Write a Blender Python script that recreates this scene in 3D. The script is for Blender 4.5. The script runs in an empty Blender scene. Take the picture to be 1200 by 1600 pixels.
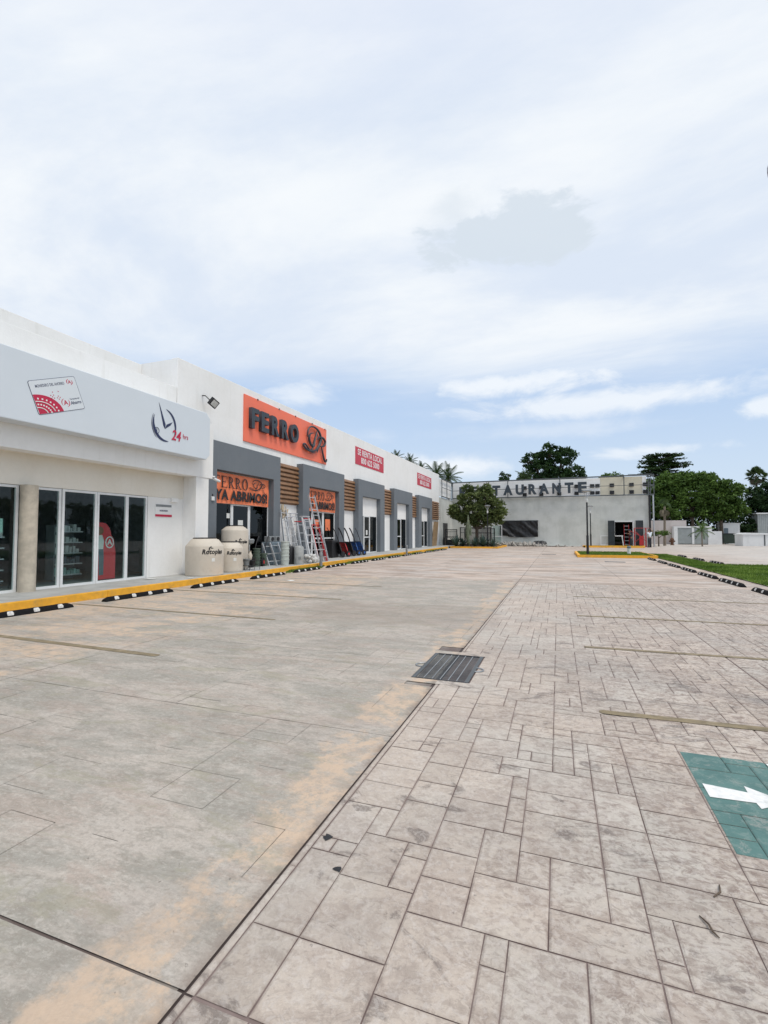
import bpy, math, random
from mathutils import Vector, Matrix, noise as mnoise
R = math.radians
random.seed(7)
S = bpy.context.scene
# ------------------------------------------------------------ camera
cd = bpy.data.cameras.new("camera"); cam = bpy.data.objects.new("camera", cd); S.collection.objects.link(cam)
cam.location = (0, 0, 1.45); cam.rotation_euler = (R(90 + 2.456), 0, R(20.02))
cd.sensor_fit = 'HORIZONTAL'; cd.sensor_width = 36; cd.lens = 22.38; cd.clip_end = 3000; cd.clip_start = 0.05
S.camera = cam
# ------------------------------------------------------------ world, sun, exposure
SUN_EL, SUN_AZ = 62, 118           # azimuth measured clockwise from +y
W = bpy.data.worlds.new("World"); S.world = W; W.use_nodes = True
S.view_settings.view_transform = 'Standard'; S.view_settings.look = 'None'
S.view_settings.exposure = 0.13; S.view_settings.gamma = 1

class NT:
    def __init__(s, tree): s.t = tree; s.L = tree.links
    def n(s, typ, ins=None, **props):
        nd = s.t.nodes.new(typ)
        for k, v in props.items(): setattr(nd, k, v)
        if ins:
            for k, v in ins.items(): s.put(nd.inputs[k], v)
        return nd
    def put(s, sock, v):
        if isinstance(v, bpy.types.NodeSocket): s.L.new(v, sock)
        elif isinstance(v, bpy.types.Node): s.L.new(v.outputs[0], sock)
        else:
            if isinstance(v, (tuple, list)) and len(v) == 3 and sock.type == 'RGBA': v = (*v, 1)
            sock.default_value = v
    def math(s, op, a, b=0.0, c=0.0, clamp=False):
        nd = s.n('ShaderNodeMath', operation=op); nd.use_clamp = clamp
        s.put(nd.inputs[0], a); s.put(nd.inputs[1], b); s.put(nd.inputs[2], c); return nd.outputs[0]
    def ramp(s, v, a, b, lo=0.0, hi=1.0):
        nd = s.n('ShaderNodeMapRange', interpolation_type='SMOOTHSTEP')
        for i, q in enumerate((v, a, b, lo, hi)): s.put(nd.inputs[i], q)
        return nd.outputs[0]
    def mix(s, f, a, b, mode='MIX'):
        nd = s.n('ShaderNodeMix', data_type='RGBA', blend_type=mode)
        s.put(nd.inputs[0], f); s.put(nd.inputs[6], a); s.put(nd.inputs[7], b); return nd.outputs[2]
    def noise(s, vec, scale, detail=4, rough=.55, dist=0.0, out=0):
        nd = s.n('ShaderNodeTexNoise', {'Vector': vec, 'Scale': scale, 'Detail': detail, 'Roughness': rough, 'Distortion': dist})
        return nd.outputs[out]
    def scale(s, vec, sc, loc=(0, 0, 0)):
        return s.n('ShaderNodeMapping', {'Vector': vec, 'Scale': sc, 'Location': loc}).outputs[0]

w = NT(W.node_tree); W.node_tree.nodes.clear()
sky = w.n('ShaderNodeTexSky', sky_type='NISHITA', sun_disc=False, sun_elevation=R(SUN_EL), sun_rotation=R(SUN_AZ),
          air_density=1.0, dust_density=1.2, ozone_density=1.2)
tc = w.n('ShaderNodeTexCoord').outputs['Generated']
sp = w.n('ShaderNodeSeparateXYZ', {0: tc})
dz = w.math('MAXIMUM', sp.outputs[2], 0.0)
inv = w.math('DIVIDE', 1.0, w.math('ADD', dz, .10))
pv = w.n('ShaderNodeVectorMath', {0: tc, 3: inv}, operation='SCALE').outputs[0]        # flat cloud layer
az = w.math('ARCTAN2', sp.outputs[0], sp.outputs[1]); el = w.math('ARCSINE', sp.outputs[2])
big = w.noise(w.scale(pv, (.55, .55, 0), (3.1, 1.2, 0)), 1.0, 6, .55, .5)
wisp = w.noise(w.scale(pv, (.5, 1.0, 0), (8.4, 2.0, 0)), 1.1, 8, .6, .8)
cov = w.math('ADD', w.ramp(dz, .20, .44, -.10, .42), w.math('MULTIPLY_ADD', wisp, .5, w.math('MULTIPLY', big, .5)))
mask = w.ramp(cov, .42, .92)
fn = w.noise(w.scale(tc, (1, 1, 2.2)), 7.5, 9, .62, .35)
def puff(a, e, ra, re, soft=.8, hard=.95, amt=1.0):      # a cloud of the place: azimuth, elevation, half sizes
    u = w.math('DIVIDE', w.math('SUBTRACT', az, a), ra); v = w.math('DIVIDE', w.math('SUBTRACT', el, e), re)
    r2 = w.math('SQRT', w.math('ADD', w.math('MULTIPLY', u, u), w.math('MULTIPLY', v, v)))
    q = w.math('ADD', r2, w.math('MULTIPLY_ADD', fn, 2.6, -1.3))
    return w.ramp(q, hard, hard - soft, 0, amt)
bm = None
for a_ in ((-.075, .296, .24, .030, 1.0, 1.15, .9), (.10, .245, .34, .030, 1.0, 1.1, .85), (-.255, .138, .16, .030, 1.1, 1.2, .9), (.156, .150, .13, .016, .8, 1.0, .7), (.33, .205, .05, .024, .7, 1.0, .8),
           (-.53, .285, .15, .028, 1.0, 1.1, .7), (-.05, .20, .35, .022, 1.2, 1.1, .45), (.19, .30, .03, .012, .8, .9, .5), (.75, .25, .4, .05, .8, 1., .9), (-1.2, .3, .4, .05, .8, 1., .9)):
    p_ = puff(*a_); bm = p_ if bm is None else w.math('MAXIMUM', bm, p_)
mask = w.math('MAXIMUM', mask, bm)
tone = w.noise(w.scale(pv, (.45, .8, 0), (1.0, 7.0, 0)), 1.3, 9, .60, .3)
ccol = w.mix(w.ramp(tone, .38, .60), (.66, .735, .85), (.84, .875, .91))
ccol = w.mix(w.ramp(dz, .62, .95, 0, .75), ccol, (.69, .73, .865))
ccol = w.mix(bm, ccol, (.84, .88, .925))
g1 = puff(-.095, .553, .155, .048, .35, 1.05, .9); g2 = puff(-.20, .60, .08, .04, 1.0, 1.1, .5); g3 = puff(.0, .532, .09, .042, .35, 1.05, .9)
g = w.math('MAXIMUM', g1, w.math('MAXIMUM', g2, g3))
ccol = w.mix(g, ccol, (.63, .70, .775))
skyc = w.mix(1.0, sky.outputs[0], (.10, .10, .10), mode='MULTIPLY')
skyc = w.mix(w.ramp(dz, .0, .5, .86, .80), skyc, w.mix(w.ramp(dz, .05, .30), (.61, .73, .88), (.50, .65, .88)))
col = w.mix(mask, skyc, ccol)
bg = w.n('ShaderNodeBackground', {'Color': col, 'Strength': 1.0})
w.n('ShaderNodeOutputWorld', {'Surface': bg.outputs[0]})

sl = bpy.data.lights.new("sun", 'SUN'); sl.energy = 1.75; sl.angle = R(14); sl.color = (1, .95, .87)
so = bpy.data.objects.new("sun", sl); S.collection.objects.link(so)
sd = Vector((math.sin(R(SUN_AZ)) * math.cos(R(SUN_EL)), math.cos(R(SUN_AZ)) * math.cos(R(SUN_EL)), math.sin(R(SUN_EL))))
so.rotation_euler = sd.to_track_quat('Z', 'Y').to_euler()

# ------------------------------------------------------------ materials
def mat(name):
    m = bpy.data.materials.new(name); m.use_nodes = True; m.node_tree.nodes.clear(); return m, NT(m.node_tree)
def fin(m, t, sh): t.n('ShaderNodeOutputMaterial', {'Surface': sh}); return m
def pos(t): return t.n('ShaderNodeTexCoord').outputs['Object']
def simple(name, c, rough=.6, metal=0.0, var=.12, vs=6.0, bump=0.0, bs=40.0, spec=.5, dirt=None, dirt_amt=.0, dscale=1.5, coat=0):
    m, t = mat(name); P = pos(t)
    n1 = t.noise(P, vs, 5, .6)
    f = t.ramp(n1, .3, .7)
    c0 = tuple(x * (1 - var) for x in c); c1 = tuple(min(1, x * (1 + var)) for x in c)
    col = t.mix(f, c0, c1)
    if dirt:
        col = t.mix(t.math('MULTIPLY', t.ramp(t.noise(P, dscale, 7, .65), .5, .75), dirt_amt), col, dirt)
    ins = {'Base Color': col, 'Roughness': t.ramp(n1, .2, .8, max(0, rough - .08), min(1, rough + .08)), 'Metallic': metal, 'Specular IOR Level': spec}
    if bump:
        ins['Normal'] = t.n('ShaderNodeBump', {'Strength': bump, 'Distance': .01, 'Height': t.noise(P, bs, 5, .6)}).outputs[0]
    if coat: ins['Coat Weight'] = coat
    return fin(m, t, t.n('ShaderNodeBsdfPrincipled', ins).outputs[0])
def stucco(name, c, dirt, amt, streak=.25, bs=22.0, bump=.35):
    m, t = mat(name); P = pos(t)
    a = t.ramp(t.noise(P, .7, 6, .6), .38, .72)
    st = t.ramp(t.noise(t.scale(P, (3, 3, .22)), 1.6, 5, .6), .52, .78)
    col = t.mix(t.math('MULTIPLY', a, amt), c, dirt)
    col = t.mix(t.math('MULTIPLY', st, streak), col, dirt)
    col = t.mix(t.math('MULTIPLY', t.ramp(t.noise(P, 9, 4), .3, .7), .1), col, tuple(x * .75 for x in c))
    nb = t.math('ADD', t.noise(P, bs, 5, .65), t.math('MULTIPLY', t.noise(P, 3, 3), .8))
    return fin(m, t, t.n('ShaderNodeBsdfPrincipled', {'Base Color': col, 'Roughness': .85, 'Specular IOR Level': .25,
        'Normal': t.n('ShaderNodeBump', {'Strength': bump, 'Distance': .01, 'Height': nb}).outputs[0]}).outputs[0])
def glass(name, tint=(.30, .36, .36), refl=1.0):
    m, t = mat(name)
    lw = t.math('MULTIPLY', t.n('ShaderNodeFresnel', {'IOR': 1.45}).outputs[0], t.math('SUBTRACT', 1.0, t.n('ShaderNodeNewGeometry').outputs['Backfacing']))
    nb = t.n('ShaderNodeBump', {'Strength': .02, 'Distance': .02, 'Height': t.noise(pos(t), 1.3, 2)}).outputs[0]
    tr = t.n('ShaderNodeBsdfTransparent', {'Color': tint}); gl = t.n('ShaderNodeBsdfGlossy', {'Color': (.85, .9, .92), 'Roughness': .015, 'Normal': nb})
    return fin(m, t, t.n('ShaderNodeMixShader', {0: t.math('MULTIPLY', lw, refl, clamp=True), 1: tr.outputs[0], 2: gl.outputs[0]}).outputs[0])
def leafmat(name, c0, c1, tr=.25):
    m, t = mat(name)
    at = t.n('ShaderNodeAttribute', attribute_name='tone').outputs['Fac']
    col = t.mix(at, c0, c1)
    p = t.n('ShaderNodeBsdfPrincipled', {'Base Color': col, 'Roughness': .6, 'Specular IOR Level': .22})
    q = t.n('ShaderNodeBsdfTranslucent', {'Color': t.mix(.5, col, (.10, .16, .02))})
    return fin(m, t, t.n('ShaderNodeMixShader', {0: tr, 1: p.outputs[0], 2: q.outputs[0]}).outputs[0])

def concrete():
    m, t = mat('stamped_concrete'); P = pos(t)
    s = t.n('ShaderNodeSeparateXYZ', {0: P}); X, Y = s.outputs[0], s.outputs[1]
    wob = t.math('MULTIPLY_ADD', t.noise(P, 1.7, 5, .65), 1.0, -.5)
    wobf = t.math('MULTIPLY_ADD', t.noise(P, 7, 5, .7), 1.0, -.5)
    tone = t.n('ShaderNodeAttribute', attribute_name='tone').outputs['Fac']
    n_big = t.noise(P, .55, 6, .6); n_med = t.noise(P, 3.2, 8, .68, .6); n_fine = t.noise(P, 22, 8, .7)
    # right hand side: pinkish release stain
    dens = t.ramp(t.math('ADD', X, t.math('MULTIPLY', wob, 2.0)), -1.2, 1.3, .30, 1.0)
    r = t.mix(t.ramp(n_big, .42, .58), (.60, .515, .435), (.59, .54, .475))
    r = t.mix(t.math('MULTIPLY', t.ramp(t.noise(P, 1.6, 9, .72, .6), .47, .58), .30), r, (.43, .35, .305))
    r = t.mix(t.math('MULTIPLY', t.math('MULTIPLY', t.ramp(t.noise(t.scale(P, (1, 1.5, 1)), 6.0, 9, .70, 1.0), .49, .57), dens), .62), r, (.32, .245, .205))
    r = t.mix(t.math('MULTIPLY', t.math('MULTIPLY', t.ramp(t.noise(t.scale(P, (1, 1.5, 1), (5, 3, 0)), 15, 8, .72, 1.2), .49, .57), dens), .68), r, (.26, .20, .17))
    r = t.mix(t.math('MULTIPLY', t.ramp(t.noise(t.scale(P, (.8, 1.4, 1), (9, 9, 0)), 3.1, 8, .68, .9), .57, .64), .65), r, (.18, .15, .135))
    r = t.mix(t.math('MULTIPLY', t.ramp(t.noise(t.scale(P, (1, 1, 1), (19, 9, 0)), 26, 8, .78, .6), .50, .58), .42), r, (.68, .62, .565))
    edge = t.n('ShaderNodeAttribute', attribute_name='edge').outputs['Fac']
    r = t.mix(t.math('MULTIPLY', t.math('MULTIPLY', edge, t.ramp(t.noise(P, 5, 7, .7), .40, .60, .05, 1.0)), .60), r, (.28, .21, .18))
    # left hand side: grey-green skim with pink and tan patches
    l = t.mix(t.ramp(t.noise(t.scale(P, (.55, 1.2, 1)), 1.5, 9, .72, .6), .43, .57), (.40, .375, .325), (.555, .495, .43))
    l = t.mix(t.math('MULTIPLY', t.ramp(t.noise(t.scale(P, (.45, 1.3, 1), (4, 4, 0)), 2.6, 9, .74, .4), .50, .58), .50), l, (.45, .355, .295))
    l = t.mix(t.math('MULTIPLY', t.ramp(t.noise(t.scale(P, (.5, 1.4, 1), (14, 4, 0)), 5.5, 9, .75, .5), .51, .60), .50), l, (.29, .27, .225))
    l = t.mix(t.math('MULTIPLY', t.ramp(t.noise(t.scale(P, (.6, 1.3, 1), (4, 14, 0)), 4.0, 9, .76, .5), .53, .62), .45), l, (.60, .56, .50))
    l = t.mix(t.math('MULTIPLY', t.ramp(t.noise(t.scale(P, (.7, 1.5, 1), (4, 24, 0)), 19, 9, .80, .5), .49, .58), .42), l, (.30, .26, .215))
    l = t.mix(t.math('MULTIPLY', t.ramp(t.noise(t.scale(P, (1, 1.2, 1), (2, 2, 0)), 48, 9, .82, .3), .50, .56), .38), l, (.34, .31, .27))
    l = t.mix(t.math('MULTIPLY', t.ramp(t.noise(t.scale(P, (.8, 1.3, 1), (12, 2, 0)), 31, 9, .80, .3), .52, .58), .35), l, (.66, .61, .54))
    l = t.mix(t.math('MULTIPLY', t.ramp(t.noise(t.scale(P, (.6, 1.6, 1), (32, 2, 0)), 2.1, 9, .74, .4), .54, .60), .45), l, (.37, .345, .25))
    tanm = t.math('ADD', X, t.math('MULTIPLY', wob, .80))
    tn_ = t.ramp(t.noise(P, 6, 8, .74), .42, .58, .25, .95)
    m1 = t.math('MULTIPLY', t.ramp(tanm, -1.54, -1.44), t.ramp(t.noise(P, 1.6, 7, .68), .44, .50))
    m2 = t.math('MULTIPLY', t.ramp(t.math('ADD', X, t.math('MULTIPLY', wob, 3.2)), -4.9, -5.7), t.ramp(t.noise(t.scale(P, (.5, 1.2, 1)), 1.3, 8, .7), .42, .54))
    l = t.mix(t.math('MULTIPLY', t.math('MAXIMUM', m1, m2), t.math('MULTIPLY', tn_, 1.0)), l, (.66, .505, .37))
    rl = t.mix(t.math('MULTIPLY', t.ramp(t.math('ABSOLUTE', t.math('ADD', X, 1.13)), .075, .0), t.ramp(t.noise(P, 4, 6, .7), .4, .6, .2, .8)), l, (.27, .21, .17))
    l = rl
    left = t.math('LESS_THAN', X, -1.13)
    near = t.mix(left, r, l)
    # far apron: pale pink with long stains
    f = t.mix(t.ramp(t.noise(t.scale(P, (.35, .9, 1)), .8, 7, .65), .35, .65), (.64, .52, .43), (.53, .485, .44))
    f = t.mix(t.math('MULTIPLY', t.ramp(t.noise(t.scale(P, (.5, 1.5, 1), (3, 1, 0)), .9, 9, .72, .5), .485, .57), .75), f, (.375, .285, .225))
    f = t.mix(t.math('MULTIPLY', t.ramp(t.noise(t.scale(P, (.25, 1.2, 1), (7, 1, 0)), 1.8, 9, .75, .5), .505, .585), .7), f, (.34, .275, .225))
    f = t.mix(t.math('MULTIPLY', t.ramp(X, 6, 12), .5), f, (.63, .61, .57))
    col = t.mix(t.ramp(t.math('ADD', Y, t.math('MULTIPLY', t.math('MULTIPLY', wob, left), 2.5)), 14.55, 14.7), near, f)
    # damp brown drag marks in front of the drain, left side
    dr = t.math('MULTIPLY', t.ramp(t.math('ABSOLUTE', t.math('SUBTRACT', t.math('ADD', Y, t.math('MULTIPLY', wob, 2.4)), 8.2)), 1.6, .5), t.ramp(t.math('ABSOLUTE', t.math('ADD', t.math('ADD', X, 2.9), wob)), 2.0, 1.2))
    col = t.mix(t.math('MULTIPLY', dr, .45), col, (.33, .27, .22))
    col = t.mix(t.math('MULTIPLY', t.ramp(t.noise(P, 60, 4, .7), .35, .75), .22), col, t.mix(1.0, col, (.62, .6, .6), mode='MULTIPLY'))
    col = t.mix(t.math('MULTIPLY', t.ramp(t.noise(P, 34, 3, .5), .70, .76), .5), col, (.12, .10, .09))
    # broad dark wear and tyre scuffs
    col = t.mix(t.math('MULTIPLY', t.ramp(t.noise(t.scale(P, (1, .7, 1), (21, 3, 0)), .9, 8, .72, .7), .50, .68), .30), col, (.33, .285, .25))
    tn = t.math('MULTIPLY_ADD', tone, .12, t.math('MULTIPLY_ADD', t.math('GREATER_THAN', Y, 14.62), +.03, .89))
    col = t.mix(1.0, col, t.n('ShaderNodeCombineColor', {0: tn, 1: tn, 2: tn}).outputs[0], mode='MULTIPLY')
    hb = t.math('ADD', t.math('MULTIPLY', n_med, 1.6), t.math('MULTIPLY', n_fine, .5))
    bs = t.math('MULTIPLY_ADD', left, -.30, .65)
    nb = t.n('ShaderNodeBump', {'Strength': bs, 'Distance': .03, 'Height': hb}).outputs[0]
    return fin(m, t, t.n('ShaderNodeBsdfPrincipled', {'Base Color': col, 'Roughness': t.ramp(n_med, .3, .7, .55, .8), 'Specular IOR Level': .3, 'Normal': nb}).outputs[0])
def bedmat():
    m, t = mat('groove_concrete'); P = pos(t)
    X = t.n('ShaderNodeSeparateXYZ', {0: P}).outputs[0]
    left = t.math('LESS_THAN', X, -1.16)
    f = t.ramp(t.noise(P, 1.3, 5, .65), .36, .62)
    l = t.mix(f, (.36, .33, .29), (.13, .10, .09))
    r = t.mix(t.ramp(t.noise(P, 2.0, 5), .35, .65), (.27, .21, .19), (.115, .078, .07))
    mainj = t.math('LESS_THAN', t.math('ABSOLUTE', t.math('ADD', X, 1.13)), .03)
    col = t.mix(mainj, t.mix(left, r, l), (.055, .04, .036))
    return fin(m, t, t.n('ShaderNodeBsdfPrincipled', {'Base Color': col, 'Roughness': .9}).outputs[0])

M = dict(
    conc=concrete(), bed=bedmat(),
    white=stucco('white_stucco', (.87, .865, .85), (.62, .60, .55), .20, .30),
    bandw=stucco('white_band_paint', (.90, .90, .89), (.78, .78, .76), .2, .15, bump=.1),
    cream=stucco('bounce_warm_stucco', (.80, .76, .68), (.66, .58, .46), .3, .1),  # near-white header and soffit; warm ground bounce is mixed into the colour
    beige=stucco('beige_board', (.66, .62, .50), (.5, .46, .36), .3, .2, bump=.1),
    grey=stucco('grey_paint', (.165, .185, .205), (.22, .235, .25), .35, .2),
    render=stucco('cement_render', (.62, .63, .60), (.46, .475, .44), .8, .5, bs=12),
    wallpink=stucco('boundary_render', (.52, .47, .45), (.38, .34, .32), .5, .3),
    whitewall=stucco('white_render', (.72, .73, .73), (.5, .5, .5), .4, .3),
    panel=simple('composite_panel', (.66, .71, .755), .35, .0, .02, .6, spec=.4),
    column=simple('column_cement', (.50, .445, .36), .8, var=.15, vs=5, bump=.3),
    walk=simple('sidewalk_concrete', (.40, .405, .39), .8, var=.16, vs=3, bump=.3, bs=60, dirt=(.25, .23, .2), dirt_amt=.5),
    yellow=simple('yellow_kerb_paint', (.80, .40, .03), .65, var=.10, vs=6, bump=.25, bs=50, dirt=(.36, .24, .10), dirt_amt=.8, dscale=2.4),
    rubber=simple('black_rubber', (.012, .012, .013), .9, var=.3, vs=20, bump=.3, bs=90, spec=.15),
    reflect=simple('reflective_tape', (.62, .61, .58), .5, var=.2, vs=30, dirt=(.15, .14, .13), dirt_amt=.7, dscale=8),
    tape=simple('worn_stall_paint', (.22, .175, .105), .8, var=.25, vs=9, bump=.3, dirt=(.42, .36, .27), dirt_amt=.6, dscale=6),
    green=None, arrow=simple('white_road_paint', (.76, .76, .74), .7, var=.08, vs=25, dirt=(.35, .40, .37), dirt_amt=.75, dscale=9),
    alu=simple('aluminium', (.55, .56, .57), .38, .85, .08, 14),
    walu=simple('white_aluminium', (.74, .75, .75), .4, 0, .04, 5),
    ladder=simple('ladder_aluminium', (.62, .63, .64), .42, .6, .10, 20),
    slat=simple('brown_slat', (.235, .125, .062), .55, var=.22, vs=4, dirt=(.33, .2, .11), dirt_amt=.5, dscale=8),
    orange=simple('coral_sign_board', (.90, .185, .10), .5, var=.03, vs=2),
    banner=simple('orange_banner_vinyl', (.86, .22, .09), .5, var=.08, vs=3),
    navy=simple('dark_sign_face', (.035, .048, .062), .5, var=.15, vs=8),
    black=simple('black_paint', (.012, .012, .014), .5, var=.2, vs=10),
    red=simple('red_banner', (.56, .045, .075), .55, var=.06, vs=4),
    redp=simple('red_paint', (.50, .025, .03), .45, var=.15, vs=10),
    blue=simple('blue_paint', (.02, .10, .34), .4, var=.15, vs=10),
    ink=simple('navy_ink', (.02, .03, .09), .5, var=.02), crimson=simple('crimson_ink', (.52, .015, .06), .5, var=.02),
    wink=simple('white_ink', (.80, .80, .79), .5, var=.03),
    tank=simple('beige_polyethylene', (.60, .54, .455), .6, var=.07, vs=3, dirt=(.30, .24, .18), dirt_amt=.4),
    steel=simple('galvanised_steel', (.30, .31, .32), .5, .5, .15, 6),
    frame=simple('painted_steel_frame', (.10, .11, .115), .55, .3, .15, 6),
    dark=simple('dark_interior', (.035, .037, .038), .8, var=.3, vs=2),
    darkfloor=simple('shop_floor', (.22, .22, .22), .5, var=.2, vs=2),
    tarp=simple('black_tarp', (.010, .011, .013), .52, var=.3, vs=3),
    doorblk=simple('dark_door_panel', (.022, .03, .036), .4, var=.3, vs=3),
    trunk=simple('bark', (.10, .075, .055), .9, var=.35, vs=8, bump=.6, bs=25),
    palmtrunk=simple('palm_bark', (.20, .165, .13), .9, var=.3, vs=12, bump=.6, bs=25),
    soil=simple('garden_soil', (.09, .065, .045), .95, var=.35, vs=4, bump=.5),
    bucket=simple('pail_plastic', (.50, .54, .50), .5, var=.1, vs=9, dirt=(.3, .3, .27), dirt_amt=.4),
    greyp=simple('grey_plastic', (.22, .235, .24), .5, var=.12, vs=6),
    bluegrey=simple('blue_grey_steel', (.14, .18, .21), .5, var=.12, vs=6),
    wood=simple('plywood', (.34, .23, .13), .7, var=.2, vs=4),
    bronze=simple('rusty_brown_iron', (.12, .055, .03), .8, var=.35, vs=12),
    shutter=simple('grey_louvre_steel', (.36, .39, .39), .6, var=.08, vs=3),
    dumpster=simple('dark_green_steel', (.02, .035, .025), .6, var=.3, vs=3),
    skin=simple('skin', (.26, .14, .09), .55, var=.05), hair=simple('dark_hair', (.02, .015, .012), .7),
    lightshirt=simple('pale_blue_shirt', (.60, .66, .72), .85, var=.08, vs=14), darkblue=simple('navy_workwear', (.02, .03, .06), .85, var=.2, vs=10),
    trouser=simple('dark_trousers', (.03, .035, .045), .85, var=.2, vs=10),
    rubble=simple('cement_rubble', (.33, .31, .28), .9, var=.35, vs=6, bump=.5),
    paper=simple('white_paper', (.72, .73, .70), .8, var=.05), grate=simple('grate_iron', (.055, .068, .075), .6, .3, .25, 15),
    glass=glass('tinted_glass', (.86, .93, .92)), glass2=glass('shop_glass', (.20, .23, .24), .8),
    lens=simple('lamp_lens', (.65, .66, .64), .3), teal=simple('teal_card', (.35, .55, .5), .6),
    leafA=leafmat('leaf_mid', (.032, .07, .014), (.14, .235, .05)), leafB=leafmat('leaf_dark', (.012, .032, .012), (.04, .085, .03)),
    leafC=leafmat('leaf_seagrape', (.04, .065, .02), (.18, .22, .08)), leafP=leafmat('leaf_palm', (.022, .042, .016), (.075, .12, .045)),
    dead=leafmat('dead_frond', (.12, .10, .07), (.26, .23, .17), .1), agave=leafmat('leaf_agave', (.03, .055, .05), (.09, .14, .12), .1),
    grass=leafmat('grass_blade', (.065, .13, .018), (.21, .31, .055), .3),
    lawn=simple('lawn_ground', (.10, .165, .035), .95, var=.3, vs=5, bump=.5, dirt=(.16, .15, .06), dirt_amt=.5),
    earth=simple('earth_ground', (.22, .20, .16), .95, var=.3, vs=.5),
)
def greenpaint():
    m, t = mat('green_road_paint'); P = pos(t)
    col = t.mix(t.ramp(t.noise(P, 4, 6, .6), .3, .7), (.058, .145, .132), (.09, .195, .175))
    z_ = t.n('ShaderNodeSeparateXYZ', {0: P}).outputs[2]
    col = t.mix(t.ramp(z_, -.0005, -.004), col, (.025, .08, .068))  # groove bottoms darker: groove shade and dirt put into the paint colour
    col = t.mix(t.math('MULTIPLY', t.ramp(t.noise(P, 12, 9, .80), .51, .58), .5), col, (.20, .27, .24))
    col = t.mix(t.math('MULTIPLY', t.ramp(t.noise(P, 5, 9, .8, .6), .56, .60), .4), col, (.40, .37, .33))
    nb = t.n('ShaderNodeBump', {'Strength': .5, 'Distance': .01, 'Height': t.noise(P, 9, 8, .7)}).outputs[0]
    return fin(m, t, t.n('ShaderNodeBsdfPrincipled', {'Base Color': col, 'Roughness': .5, 'Normal': nb}).outputs[0])
M['green'] = greenpaint()

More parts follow.
